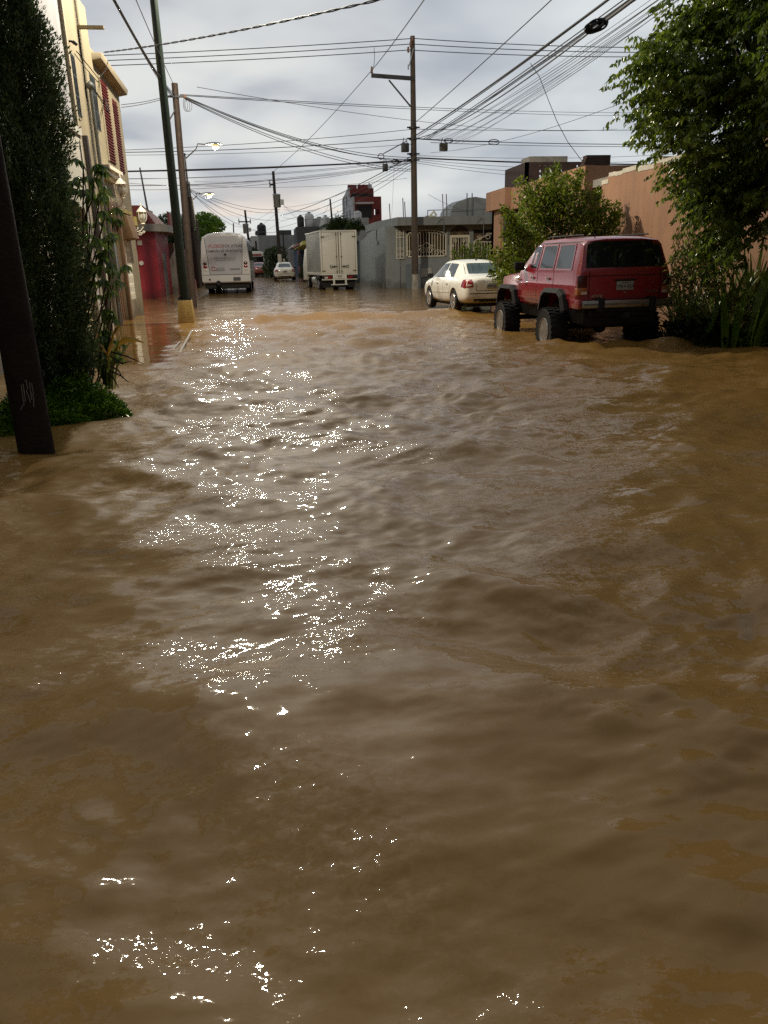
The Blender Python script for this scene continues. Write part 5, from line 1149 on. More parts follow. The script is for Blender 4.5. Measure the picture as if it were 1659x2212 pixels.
# --- saloon cars
def saloon(name, label, loc, rz, paint, rear='split', plate='VMH-271', scale=1.0, wheel_r=.315, sub=0, badge=None):
    root = thing(name, label, 'car', loc, rz)
    def sec(zb, hw, zbelt, hwb, zr, hr):
        zm = (zb+zbelt)/2
        return [(0, zb), (hw*.80, zb), (hw*.965, zb+.08), (hw, zm), (hw*.985, zbelt-.10), (hwb, zbelt), (hr+.02, zr-.035), (hr*.86, zr+.002), (hr*.45, zr+.02), (0, zr+.024)]
    st = [(-2.20, sec(.42, .60, .80, .56, .84, .42)), (-2.16, sec(.30, .76, .90, .68, .955, .55)), (-2.02, sec(.26, .825, .955, .74, 1.0, .60)), (-1.72, sec(.24, .855, .97, .775, 1.045, .62)), (-1.56, sec(.23, .862, .97, .785, 1.09, .625)),
          (-1.18, sec(.22, .868, .965, .79, 1.33, .56)), (-.95, sec(.22, .868, .96, .79, 1.415, .545)), (-.4, sec(.21, .868, .945, .795, 1.455, .55)), (.25, sec(.21, .868, .93, .795, 1.445, .55)), (.62, sec(.21, .868, .925, .795, 1.39, .545)),
          (1.18, sec(.21, .866, .915, .79, 1.06, .62)), (1.36, sec(.22, .864, .905, .78, .965, .64)), (1.85, sec(.23, .845, .86, .75, .90, .58)), (2.08, sec(.27, .79, .76, .68, .80, .50)), (2.17, sec(.36, .62, .66, .54, .69, .42))]
    mb = MB(); loft(mb, st); body = mb.build('body', paint, root, None)
    md = body.modifiers.new('s', 'SUBSURF'); md.levels = 2; md.render_levels = 2; apply_mods(body)
    for yc in (-1.255, 1.255):
        for s in (-1, 1):
            cm = MB(); cm.lathe([(.375, s*.45), (.375, s*1.1)], (0, yc, wheel_r+.01), 'x', 32); cut(body, cm.build('cutter', paint, root, None))
    smooth_mesh(body, 32)
    sk = Skin(body)
    for s, ax in ((-1, '-x'), (1, '+x')):
        for q in ([(-1.06, .985), (-.24, .965), (-.24, 1.375), (-.92, 1.345)], [(-.16, .962), (.98, .96), (.48, 1.345), (-.16, 1.375)]):
            mb = MB(); sk.patch(mb, q, ax, 8, 6, .005); w = mb.build('side_window', CARGLASS, root, 60)
        mb = MB(); sk.patch(mb, [(-1.36, .99), (-1.10, .985), (-.98, 1.32), (-1.16, 1.20)], ax, 4, 5, .005) if rear == 'wide' else sk.line(mb, [(-.2, .30), (-.2, .95)], ax, .012, .003); mb.build('quarter_trim', BLKPL, root, 60)
        mb = MB()
        for pl in ([(-.20, .30), (-.20, .95)], [(.98, .32), (1.0, .93)], [(-1.02, .98), (-.90, .72), (-.86, .55)]): sk.line(mb, pl, ax, .012, .003)
        mb.build('door_seams', BLKPL, root, 60)
        mb = MB(); sk.line(mb, [(-.84, .56), (.82, .53)], ax, .035, .010); mb.build('side_moulding', paint, root, 60)
        for y in (-.72, .26):
            mb = MB(); h = sk.t.ray_cast(Vector((s*3, y, .80)), Vector((-s, 0, 0)))[0]; mb.box(min(h.x, h.x+s*.03), max(h.x, h.x+s*.03), y, y+.17, .785, .82); mb.build('door_handle', paint, root, 30, bevel=.006)
        mb = MB(); mb.box(s*.83, s*1.02, .84, .96, .93, 1.07); mb.build('mirror', BLKPL, root, 30, bevel=.03)
        for yc in (-1.255, 1.255): wheel(root, (s*.775, yc, wheel_r), wheel_r, .20, s, .215, ALLOY, 5, .02)
        xo, xi = s*.80, s*.50
        mb = MB(); sk.patch(mb, [(s*.765, .71), (s*.56, .72), (s*.585, .93), (s*.70, .93)], '-y', 6, 5, .006); tl = mb.build('tail_light', REDLENS, root, 60)
        mb = MB(); sk.patch(mb, [(-2.12, .69), (-1.88, .73), (-1.92, .93), (-2.10, .93)], ax, 5, 5, .006); mb.build('side_lens', REDLENS, tl, 60)
        mb = MB(); sk.patch(mb, [(s*.735, .755), (s*.60, .765), (s*.60, .795), (s*.735, .795)], '-y', 4, 2, .009); mb.build('reverse_lens', WHITELENS, tl, 60)
        mb = MB(); sk.patch(mb, [(s*.42, .60), (s*.66, .60), (s*.66, .72), (s*.42, .70)], '+y', 4, 4, .006); mb.build('headlight', WHITELENS, root, 60)
    mb = MB(); sk.patch(mb, [(-.60, 1.075), (.60, 1.075), (.50, 1.365), (-.50, 1.365)], '-y', 10, 7, .005); mb.build('rear_window', mat('green_tinted_glass', (.022, .04, .04), .06, spec=.7, var=0), root, 60)
    mb = MB(); sk.patch(mb, [(-.62, 1.03), (.62, 1.03), (.50, 1.36), (-.50, 1.36)], '+y', 10, 7, .005); mb.build('windscreen', CARGLASS, root, 60)
    mb = MB(); sk.line(mb, [(-.50, .94), (-.47, .62), (.47, .62), (.50, .94)], '-y', .012, .003); mb.build('boot_seam', BLKPL, root, 60)
    mb = MB(); sk.line(mb, [(-.76, .545), (.76, .545)], '-y', .022, .004); mb.build('bumper_strip', BLKPL, root, 60)
    mb = MB(); sk.patch(mb, [(-.66, .27), (.66, .27), (.70, .40), (-.70, .40)], '-y', 8, 3, .006); mb.build('bumper_valance', UNDER, root, 60)
    y = sk.t.ray_cast(Vector((0, -4, .75)), Vector((0, 1, 0)))[0].y
    mb = MB(); mb.box(-.17, .17, y-.02, y-.004, .68, .82); pl = mb.build('number_plate', PLATE, root, 30, bevel=.004)
    text('plate_text', plate, .085, INK, pl, (0, y-.022, .74))
    if badge:
        yb = sk.t.ray_cast(Vector((-.33, -4, .885)), Vector((0, 1, 0)))[0].y; text('badge', badge, .055, CHROME, root, (-.33, yb-.006, .885), wid=1.5)
    mb = MB(); mb.lathe([(.03, 0), (.025, .03), (.006, .06)], (0, -.8, 1.445), 'z', 8); mb.build('roof_aerial', BLKPL, root, 50)
    mb = MB(); mb.box(-.66, .66, -1.9, 1.9, .17, .26); mb.build('underbody', UNDER, root, 30)
    if scale != 1: root.scale = (scale,)*3
    return root
CREAMP = mat('cream_white_paint', (.75, .735, .66), .25, tide=.6, tidec=(.26, .18, .09), tidez=.12, var=.04, coat=.7, streak=.06)
WHITEP = mat('white_paint', (.74, .71, .62), .28, var=.04, coat=.6, streak=.08)
saloon('saloon_car', 'cream white saloon car parked close behind the red off road car', (5.98, 24.0, .02), R(5), CREAMP, badge='JETTA')
saloon('saloon_car', 'small white saloon car parked far up the street, seen from behind', (1.05, 67.7, .02), R(1), WHITEP, rear='wide', plate='VNB-415', scale=1.0)
saloon('saloon_car', 'red car with a white number plate parked far off in front of the red bus', (-1.35, 90, .05), R(2), mat('bright_red_paint', (.22, .015, .015), .3, coat=.6, var=.08), plate='VKR-902')
saloon('saloon_car', 'grey car glimpsed far left between the red wall and the lamp posts', (-4.4, 62, .05), R(0), mat('grey_paint', (.10, .10, .10), .3, coat=.5, var=.1), plate='VLA-333')

# --- white city bus seen from behind
def bus():
    BW = mat('bus_white', (.60, .59, .58), .22, var=.05, vscale=1, coat=.6, streak=.12)
    BW2 = mat('bus_rear_panel', (.42, .42, .44), .20, var=.05, coat=.6)
    loc = Vector((-2.33, 42.0, 0)); root = thing('city_bus', 'white city bus with a slogan across its grey rear panel, seen from behind', 'bus', loc)
    mb = MB(); W2 = 1.24
    def sec(zb, k=0, t=0): return [(0, zb), (W2-.04, zb), (W2, zb+.05), (W2-.005, 1.6), (W2-.09-t, 2.55), (W2-.15-t, 2.80), (W2-.42-t, 2.96-k), (.4, 3.03-k), (0, 3.05-k)]
    loft(mb, [(0, sec(.62, .06, .04)), (.06, sec(.56, .02, .01)), (.3, sec(.52)), (10.5, sec(.5)), (10.7, sec(.6, .1, .05))]); body = mb.build('body', BW, root, 30, bevel=.02)
    for yc in (3.0, 8.4):
        for s in (-1, 1):
            cm = MB(); cm.lathe([(.56, s*.7), (.56, s*1.6)], (0, yc, .45), 'x', 28); cut(body, cm.build('cutter', BW, root, None))
    smooth_mesh(body, 28); sk = Skin(body)
    mb = MB(); sk.patch(mb, [(-.80, .98), (.80, .98), (.96, 2.86), (-.96, 2.86)], '-y', 8, 12, .012); rp_ = mb.build('rear_panel', BW2, root, 60)
    mb = MB(); sk.line(mb, [(-.97, 2.87), (-.81, .97), (.81, .97), (.97, 2.87)], '-y', .02, .016); mb.build('panel_seam', BLKPL, root, 60)
    mb = MB(); sk.line(mb, [(-1.2, .96), (-.81, .96)], '-y', .018, .006); sk.line(mb, [(.81, .96), (1.2, .96)], '-y', .018, .006); mb.build('skirt_seam', BLKPL, root, 60)
    mb = MB(); sk.patch(mb, [(-.86, 2.885), (-.12, 2.92), (-.12, 2.98), (-.7, 2.95)], '-y', 8, 2, .012); sk.patch(mb, [(.12, 2.92), (.86, 2.885), (.7, 2.95), (.12, 2.98)], '-y', 8, 2, .012); mb.build('roof_window', mat('pale_glass', (.5, .5, .48), .1, var=0), root, 60)
    INKG = mat('grey_ink', (.10, .10, .12), .6, var=0); REDI = mat('crimson_ink', (.34, .11, .14), .6, var=0)
    yy = -.03
    text('slogan', '¡PLEBES,', .23, REDI, root, (-.42, yy, 2.36), bold=.002); text('slogan', 'POR ATRÁS', .19, INKG, root, (.43, yy, 2.36), bold=.002)
    text('slogan', 'TAMBIÉN SE VE BONITO', .17, INKG, root, (0, yy, 2.12), bold=.002)
    mb = MB(); rg = random.Random(2)
    for row, z, a, b in ((0, 1.78, -.55, .55), (1, 1.68, -.46, .48)):
        x = a
        while x < b: w_ = rg.uniform(.03, .11); mb.box(x, min(x+w_, b), yy, yy+.004, z-.012, z+.014); x += w_+.02
    for row, z in ((0, .0), (1, -.07), (2, -.13)):
        x = -.42
        while x < -.05: w_ = rg.uniform(.04, .1); mb.box(x, min(x+w_, -.05), yy, yy+.004, 1.30+z-.012, 1.30+z+.012); x += w_+.02
    x = .2
    while x < .72: mb.box(x, x+.045, yy, yy+.004, 1.20, 1.26); x += .06
    mb.build('small_print', INKG, root, 30)
    mb = MB()
    mb.tube([(-.62+.11*math.cos(a), yy, 1.27+.09*math.sin(a)) for a in np.linspace(.5, 5.4, 12)], .022, 5); mb.tube([(-.56, yy, 1.22), (-.48, yy, 1.17), (-.44, yy, 1.30)], .024, 5); mb.tube([(-.72, yy, 1.34), (-.6, yy, 1.36), (-.52, yy, 1.30)], .02, 5); mb.build('logo', REDI, root, 40)
    mb = MB(); mb.lathe([(.05, 0), (.06, .03), (.02, .07)], (0.03, -.06, 1.93), 'z', 8); mb.build('rear_camera', BLKPL, root, 40)
    for s in (-1, 1):
        for k, (z, mm, rr) in enumerate(((1.52, DARKLENS, .095), (1.36, REDLENS, .095), (1.20, WHITELENS, .08))):
            mb = MB(); mb.lathe([(rr, -.0), (rr*.95, -.03), (rr*.5, -.045), (.01, -.05)], (s*1.03, .03, z), 'y', 18); l_ = mb.build('rear_light', mm, root, 50); l_.scale = (1.15, 1, .85); l_.location = (s*1.03*(1-1.15), 0, z*(1-.85))
    mb = MB(); mb.box(.35, .72, -.03, .0, .66, .83); pl = mb.build('number_plate', mat('plate_dark', (.05, .05, .05), .5), root, 30)
    mb = MB(); mb.cyl((-.42, -.10, .56), (-.42, .2, .56), .12, n=14); mb.build('exhaust', BLKPL, root, 50)
    mb = MB(); mb.lathe([(.05, 0), (.05, -.03), (.01, -.035)], (-.85, .0, .74), 'y', 12); mb.build('fog_light', DARKLENS, root, 50)
    mb = MB(); mb.box(-1.05, 1.05, .5, 10, .25, .53); mb.build('chassis', UNDER, root, 30)
    mb = MB(); mb.box(-1.15, 1.15, .25, .3, .28, .54); mb.build('mud_flap', UNDER, root, 30)
    for yc in (3.0, 8.4):
        for s in (-1, 1): wheel(root, (s*1.02, yc, .33), .46, .30, s, .27, GREY_STEEL, 0, .04)
    for s in (-1, 1):
        mb = MB(); sk.patch(mb, [(.8, 1.65), (10, 1.65), (10, 2.5), (.8, 2.5)], '-x' if s < 0 else '+x', 12, 4, .006); mb.build('side_window', CARGLASS, root, 60)
bus()

# --- box truck seen from behind
def box_truck():
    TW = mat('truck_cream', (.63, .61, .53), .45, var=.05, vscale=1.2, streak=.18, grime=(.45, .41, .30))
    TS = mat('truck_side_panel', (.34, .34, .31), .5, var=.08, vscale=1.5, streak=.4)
    BR = mat('rusty_hardware', (.16, .11, .05), .6, var=.3)
    loc = Vector((3.68, 43.5, 0)); root = thing('box_truck', 'cream box truck with closed double rear doors parked on the right', 'truck', loc, R(6))
    w, z0, z1, Ln = .98, .80, 3.05, 5.2
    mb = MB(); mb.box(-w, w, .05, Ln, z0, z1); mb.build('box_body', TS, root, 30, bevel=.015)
    mb = MB()
    mb.box(-w-.03, -w+.06, -.02, .10, z0-.02, z1+.03); mb.box(w-.06, w+.03, -.02, .10, z0-.02, z1+.03); mb.box(-w+.061, w-.061, -.02, .10, z1-.06, z1+.03); mb.box(-w+.061, w-.061, -.02, .10, z0-.02, z0+.05)
    mb.box(-w-.03, -w+.04, .101, Ln+.02, z1-.04, z1+.035); mb.box(w-.04, w+.03, .101, Ln+.02, z1-.04, z1+.035); mb.box(-w-.025, -w-.003, .101, Ln+.02, z0-.03, z0+.12)
    mb.build('box_frame', TW, root, 30, bevel=.01)
    mb = MB()
    for i in range(14): y = .35+i*.36; mb.box(-w-.014, -w-.002, y, y+.05, z0+.13, z1-.05)
    mb.build('side_ribs', TS, root, 30)
    for s in (-1, 1):
        a, b = (-w+.075, -.022) if s < 0 else (.022, w-.075)
        mb = MB(); mb.box(a, b, -.005, .045, z0+.06, z1-.07)
        d_ = mb.build('rear_door', TW, root, 30, bevel=.008)
        mb = MB(); mb.box(a-.012, a, -.012, .02, z0+.06, z1-.07); mb.box(b, b+.012, -.012, .02, z0+.06, z1-.07); mb.box(a, b, -.012, .02, z1-.07, z1-.06); mb.box(a, b, -.012, .02, z0+.05, z0+.06); mb.build('door_seal', BR, d_, 30)
        mb = MB(); x = s*.13; mb.cyl((x, -.035, z0+.05), (x, -.035, z1-.08), .014, n=8)
        for z in (z0+.16, z0+.93, z1-.16): mb.box(x-.035, x+.035, -.05, -.006, z-.035, z+.035)
        mb.build('lock_rod', BR, d_, 40)
        mb = MB(); xx = s*.18; zz = z0+.42
        mb.tube([(s*.10, -.05, zz), (s*.28, -.055, zz)], .018, 6); mb.box(min(s*.24, s*.28), max(s*.24, s*.28), -.06, -.02, zz-.06, zz+.06)
        mb.tube([(s*.28, -.055, zz), (s*.36, -.055, zz+.02), (s*.50, -.055, zz+.07), (s*.52, -.055, zz), (s*.48, -.055, zz-.07), (s*.36, -.055, zz-.02), (s*.30, -.055, zz)], .014, 6); mb.build('door_handle', BLKPL, d_, 50)
        for z in (z0+.2, z1-.3):
            mb = MB(); e = s*(w-.02); mb.box(min(e, e-s*.20), max(e, e-s*.20), -.03, -.006, z-.03, z+.03); mb.build('hinge', BR, d_, 30)
        mb = MB()
        for z in (z0+.55, z0+1.0): mb.box(a+.03, b-.03, -.009, -.0055, z, z+.02)
        mb.build('door_rib', TW, d_, 30)
        # lights
        mb = MB(); xa, xb = sorted((s*.42, s*.96)); mb.box(xa, xb, -.03, .06, .57, .75); tl = mb.build('tail_light', BLKPL, root, 30, bevel=.012)
        xa, xb = sorted((s*.44, s*.76)); mb = MB(); mb.box(xa, xb, -.045, -.025, .59, .73); mb.build('red_lens', REDLENS, tl, 30, bevel=.008)
        xa, xb = sorted((s*.66, s*.84)); mb = MB(); mb.box(xa, xb, -.05, -.03, .60, .70); mb.build('clear_lens', WHITELENS if s < 0 else DARKLENS, tl, 30, bevel=.008)
        mb = MB(); x = s*.33; mb.box(x-.05, x+.05, -.08, -.02, .28, .80); mb.build('guard_post', TW, root, 30, bevel=.006)
    mb = MB(); mb.box(-.98, .98, -.02, .10, .52, .585); mb.build('rear_crossbar', TW, root, 30, bevel=.008)
    mb = MB(); mb.box(-.5, .42, -.12, -.03, .255, .30); mb.build('guard_bar', TW, root, 30, bevel=.006)
    mb = MB(); mb.box(-.30, .28, -.022, .04, .60, .78); mb.build('number_plate_panel', TW, root, 30)
    mb = MB(); mb.box(-.13, .13, -.032, -.023, .66, .76); mb.build('number_plate', PLATE, root, 30)
    mb = MB(); mb.box(-.8, .8, .1, 6.5, .45, .79); mb.build('chassis', UNDER, root, 30)
    mb = MB(); mb.box(-.9, .9, .25, .3, .12, .5); mb.build('mud_flap', UNDER, root, 30)
    for yc in (1.3, 5.6):
        for s in (-1, 1): wheel(root, (s*.80, yc, .30), .40, .36 if yc < 2 else .22, s, .22, GREY_STEEL, 0, .04)
    mb = MB(); mb.box(-1.02, -.90, .75, 1.85, .55, .74); mb.build('mudguard', BLKPL, root, 30, bevel=.03)
    mb = MB(); mb.cyl((-.72, 2.6, .46), (-.72, 3.7, .46), .26, n=18); mb.build('fuel_tank', GREY_STEEL, root, 50)
    mb = MB()
    def sec(hw, zb, zr): return [(0, zb), (hw, zb), (hw, 1.3), (hw*.93, zr-.1), (hw*.8, zr), (0, zr+.03)]
    loft(mb, [(Ln+.1, sec(.98, .45, 2.35)), (Ln+1.2, sec(.98, .45, 2.3)), (Ln+1.75, sec(.97, .4, 1.45)), (Ln+1.85, sec(.95, .45, 1.2))]); cab = mb.build('cab', TW, root, 30, bevel=.03)
    mb = MB(); mb.tube([(-.98, Ln+1.2, 1.7), (-1.2, Ln+1.3, 1.75)], .02, 5); mb.box(-1.32, -1.14, Ln+1.27, Ln+1.34, 1.25, 1.95); mb.build('mirror', BLKPL, root, 30, bevel=.02)
box_truck()

# --- red and white minibus coming down the street, far off
def minibus():
    loc = Vector((-1.75, 95, 0)); root = thing('minibus', 'red and white minibus with a big windscreen facing the camera far up the street', 'bus', loc, R(3))
    RW = mat('bus_red', (.20, .02, .02), .35, var=.1); WW = mat('bus_white_top', (.6, .57, .5), .35, var=.06)
    def sec(hw, zb, zr): return [(0, zb), (hw, zb), (hw, 1.0), (hw*.99, 1.8), (hw*.94, zr-.15), (hw*.8, zr), (0, zr+.05)]
    mb = MB(); loft(mb, [(0, sec(1.02, .45, 2.55)), (.12, sec(1.06, .4, 2.7)), (6, sec(1.06, .4, 2.7))]); b = mb.build('body', WW, root, 30, bevel=.03); sk = Skin(b)
    mb = MB(); sk.patch(mb, [(-.95, 1.2), (.95, 1.2), (.90, 2.15), (-.90, 2.15)], '-y', 6, 5, .01); mb.build('windscreen', CARGLASS, root, 60)
    mb = MB(); sk.patch(mb, [(-.75, 2.2), (.75, 2.2), (.7, 2.45), (-.7, 2.45)], '-y', 6, 3, .012); mb.build('destination_board', RW, root, 60)
    mb = MB(); sk.patch(mb, [(-1.0, .45), (1.0, .45), (1.0, 1.1), (-1.0, 1.1)], '-y', 6, 5, .01); mb.build('front_panel', RW, root, 60)
    for s in (-1, 1):
        mb = MB(); sk.patch(mb, [(s*.6, .75), (s*.9, .75), (s*.9, .95), (s*.6, .95)], '-y', 3, 3, .016); mb.build('headlight', WHITELENS, root, 60)
        mb = MB(); mb.box(s*1.1, s*1.3, -.15, -.05, 1.5, 2.0); mb.tube([(s*1.0, .05, 2.2), (s*1.2, -.1, 2.0)], .02, 5); mb.build('mirror', BLKPL, root, 30)
        for yc in (1.2, 4.8): wheel(root, (s*.9, yc, .36), .42, .25, s, .24, GREY_STEEL)
    mb = MB(); mb.box(-1.0, 1.0, -.12, .02, .4, .6); mb.build('bumper', BLKPL, root, 30, bevel=.03)
minibus()
# ------------------------------------------------------------------ trees and plants
BARK = mat('bark', (.075, .058, .042), .85, var=.35, vscale=8, bump=.6, bscale=20)
BARKD = mat('dark_bark', (.030, .024, .018), .85, var=.35, vscale=8, bump=.5)
FICUS = leafmat('ficus_leaf', (.058, .100, .010), (.235, .310, .035), .26, .50, 1.6)
CYP = leafmat('cypress_scale', (.040, .066, .024), (.115, .170, .064), .36, .25, 3)
CITRUS = leafmat('citrus_leaf', (.070, .115, .010), (.23, .29, .024), .34, .5, 2)
SCHEF = leafmat('schefflera_leaf', (.055, .105, .018), (.14, .21, .04), .26, .45, 3)
COVER = leafmat('ground_cover_leaf', (.040, .10, .010), (.13, .235, .02), .25, .4, 4)
STRAP = leafmat('strap_leaf', (.085, .145, .025), (.21, .26, .06), .34, .35, 4)
BROAD = leafmat('broad_leaf', (.09, .18, .014), (.16, .27, .03), .32, .5, 3)
DRY = leafmat('dry_leaf', (.17, .115, .045), (.30, .22, .09), .6, .3, 5)
YELLEAF = leafmat('yellowed_leaf', (.26, .15, .02), (.42, .26, .03), .4, .35, 4)
LIME = leafmat('lime_leaf', (.060, .130, .012), (.16, .27, .025), .4, .45, .8)
DARKG = leafmat('dark_bush_leaf', (.014, .030, .008), (.045, .075, .014), .5, .25, .7)
rg = np.random.default_rng(21)
def branch(mb, a, b, r0, r1, wob=.12, n=6):
    a, b = Vector(a), Vector(b); L_ = (b-a).length
    P = [a.lerp(b, k/n) + (Vector(rg.normal(0, 1, 3))*wob*L_*.18 if 0 < k < n else Vector()) for k in range(n+1)]
    mb.tube(P, [r0+(r1-r0)*k/n for k in range(n+1)], 7); return P
# --- big weeping ficus on the right
def ficus():
    base = Vector((8.45, 12.6, 0)); r = thing('ficus_tree', 'big glossy leaved ficus tree hanging over the salmon wall on the right', 'tree', base)
    mb = MB(base); top = Vector((8.6, 12.5, 2.6)); branch(mb, base+Vector((0, 0, -.5)), top, .16, .13, .08)
    limbs = []
    for k in range(17):
        a = rg.uniform(0, 2*math.pi); e = Vector((8.9+2.5*math.cos(a)*rg.uniform(.5, 1), 12.6+2.4*math.sin(a)*rg.uniform(.5, 1), rg.uniform(3.2, 7.0)))
        limbs.append(branch(mb, top+Vector((0, 0, rg.uniform(-.3, .4))), e, .07, .02, .3))
    mb.build('trunk', BARKD, r, 60)
    # clumps of drooping sprays through the crown
    pts, dirs, ln = [], [], []
    C = []
    def crown_r(az, z):     # uneven outline
        return 1
    n = 0
    while len(C) < 400:
        v = rg.normal(size=3); v /= np.linalg.norm(v); q = rg.uniform(.45, 1.0)**.5
        c = np.array([9.45, 11.9, 5.25]) + v*q*np.array([3.05, 2.5, 2.9])
        if c[2] < 2.55: continue
        C.append(c)
    # the outlying tufts that make the left outline in the photograph
    for (x, y, Y) in [(1450, 340, 12.3), (1480, 380, 12.5), (1500, 420, 12.4), (1530, 440, 12.6), (1550, 400, 12.3), (1560, 450, 12.7), (1520, 340, 12.5), (1470, 400, 12.7), (1500, 370, 12.9), (1540, 360, 12.9), (1560, 330, 12.6), (1350, 135, 12.2), (1372, 150, 12), (1345, 215, 12), (1375, 225, 12.4), (1395, 115, 12.3), (1420, 85, 12.6), (1455, 55, 12.4), (1480, 25, 12.6), (1510, 10, 12.2), (1400, 290, 12.2), (1425, 275, 11.8), (1440, 340, 12), (1425, 380, 12), (1450, 420, 12.2), (1435, 440, 12.5), (1470, 470, 12.3), (1490, 510, 12.1), (1465, 540, 12.2), (1500, 560, 12.3), (1510, 500, 12.4), (1560, 430, 12), (1600, 420, 11.8), (1640, 390, 11.6), (1430, 180, 12), (1410, 200, 12.5), (1540, 420, 12.5), (1580, 400, 12.5), (1480, 430, 12.6), (1560, 400, 12.2), (1610, 390, 12.2)]:
        for k in range(2): C.append(np.array(AY(x+(72 if y < 360 else 96), y-4, Y+k*.7)))
    for c in C:
        out = np.array([c[0]-9.3, c[1]-12.8, 0]); out /= np.linalg.norm(out)+1e-6
        for s in range(rg.integers(11, 15)):          # sprays
            a = rg.uniform(-1.3, 1.3); d = np.array([out[0]*math.cos(a)-out[1]*math.sin(a), out[0]*math.sin(a)+out[1]*math.cos(a), rg.uniform(-.2, .5)])
            p = c + rg.normal(0, .17, 3); L_ = rg.uniform(.30, .62); m_ = rg.integers(22, 34)
            for i in range(m_):
                t_ = (i+.5)/m_; q = p + d*L_*t_ + np.array([0, 0, -.42*L_*t_**2])
                sd = np.cross(d, [0, 0, 1]); sd /= np.linalg.norm(sd)+1e-6
                pts.append(q+rg.normal(0, .012, 3)); dirs.append(d*.30 + sd*(.62 if i % 2 else -.62) + np.array([0, 0, -.85]) + rg.normal(0, .25, 3)); ln.append(rg.uniform(.075, .125))
    ln = np.array(ln)
    leaves('crown', FICUS, pts, dirs, ln, ln*.46, r, .10, .3, base, .15)
    print('ficus leaves', len(pts))
ficus()
# --- tall cypress on the left, darker
def cypress():
    base = Vector((-2.40, 8.75, 0)); r = thing('cypress_tree', 'tall dense dark green cypress column behind the near pole', 'tree', base)
    lean = Vector((-.012, .01, 1)); Ht = 7.6
    mb = MB(base); branch(mb, base+Vector((0, 0, -.5)), base+lean*Ht*.95, .11, .02, .04, 8); mb.build('trunk', BARKD, r, 60)
    n = 230000
    z = rg.uniform(.28, Ht, n); t_ = z/Ht
    rad = np.interp(z, [.25, .5, 1.0, 1.8, 2.6, 3.6, 5, 6.5, 7.6], [.18, .34, .44, .46, .43, .40, .36, .27, .03])
    a = rg.uniform(0, 2*math.pi, n)
    lump = 1 + .18*np.sin(3*a+z*2.3) + .15*np.sin(7*a-z*5.1+1) + .12*np.sin(z*4.3+2*a) + .07*np.sin(13*a+z*11)
    q = np.sqrt(rg.uniform(.25, 1.0, n))*rad*lump*(1+rg.normal(0, .05, n))
    P = np.stack([base.x + lean.x*z + q*np.cos(a), base.y + lean.y*z + q*np.sin(a), z], 1)
    D = np.stack([np.cos(a)*.6, np.sin(a)*.6, np.full(n, .8)], 1) + rg.normal(0, .42, (n, 3))
    L_ = rg.uniform(.025, .062, n)
    leaves('foliage', CYP, P, D, L_, L_*.34, r, .3, None, base)
    # looser sprays breaking the right-hand outline
cypress()
# --- schefflera between cypress and the house
def schefflera():
    base = Vector((-2.0, 9.6, 0)); r = thing('schefflera_shrub', 'leggy shrub with drooping palmate leaves on the right edge of the cypress', 'shrub', base)
    spots = [(186, 372), (203, 418), (222, 440), (200, 498), (232, 482), (226, 560), (246, 590), (214, 640), (238, 655), (232, 712), (245, 742), (222, 760), (252, 690), (192, 445), (206, 540), (236, 620), (244, 775), (180, 400), (210, 390), (215, 590), (240, 530)]
    mb = MB(base); P, D, Ln = [], [], []
    for k, (x, y) in enumerate(spots):
        c = AY(x-6, y-14, 9.3+rg.uniform(-.25, .3)); root_ = base+Vector((rg.uniform(-.3, .0), rg.uniform(-.3, .3), max(.1, c.z-rg.uniform(.5, 1.3))))
        branch(mb, Vector((root_.x-.15, root_.y, max(0, root_.z-.3))), c, .012, .008, .15, 4)
        for h in range(3):
            cc = c+Vector(rg.normal(0, .08, 3)); nl = rg.integers(6, 9)
            for i in range(nl):
                a = 2*math.pi*i/nl+rg.uniform(-.2, .2); P.append(cc); D.append([math.cos(a), math.sin(a), rg.uniform(-1.15, -.35)]); Ln.append(rg.uniform(.10, .17))
    mb.build('stem', BARK, r, 60); Ln = np.array(Ln)
    leaves('foliage', SCHEF, P, D, Ln, Ln*.36, r, .12, .8, base, .25)
schefflera()
# --- yellowing strap plant at the foot of the cypress
def strap():
    base = Vector((-2.02, 9.45, 0)); r = thing('dracaena_plant', 'ragged plant with one bright yellow leaf pointing over the water', 'plant', base)
    mb = MB(base); rr = random.Random(8); blades(mb, base+Vector((0, 0, .15)), 16, .85, .055, .38, .10, 6, .7, rr); mb.build('leaf', STRAP, r, 60, recalc=False)
    mb = MB(base)
    def leaf(P, w):
        P = [Vector(p) for p in P]; vs = []; k = len(P)
        for i, p in enumerate(P):
            ww = w*math.sin(math.pi*(.12+.86*i/(k-1)))*.5; vs += [p+Vector((0, 0, ww)), p+Vector((0, -.02, 0)), p-Vector((0, 0, ww))]
        mb.add(vs, [q for i in range(k-1) for q in ((i*3, i*3+1, i*3+4, i*3+3), (i*3+1, i*3+2, i*3+5, i*3+4))])
    Y = 9.2
    leaf([AY(252, 760, Y), AY(258, 742, Y), AY(272, 733, Y), AY(290, 733, Y), AY(314, 741, Y)], .07)
    leaf([AY(245, 770, Y), AY(240, 742, Y), AY(248, 715, Y), AY(262, 702, Y)], .07); leaf([AY(238, 775, Y), AY(222, 752, Y), AY(216, 742, Y)], .07)
    leaf([AY(236, 800, Y), AY(232, 770, Y), AY(240, 742, Y), AY(245, 720, Y)], .09)
    mb.build('yellow_leaf', YELLEAF, r, 60, recalc=False)
    mb = MB(base)
    for q in ([(236, 800), (262, 812), (278, 826)], [(238, 790), (256, 800), (266, 818)], [(240, 770), (262, 785), (286, 780)], [(240, 760), (275, 770), (308, 785)], [(232, 805), (246, 818), (256, 838)]): mb.tube([AY(x, y, Y) for x, y in q], [.012, .009, .004], 5)
    mb.build('bare_twig', BARKD, r, 60)
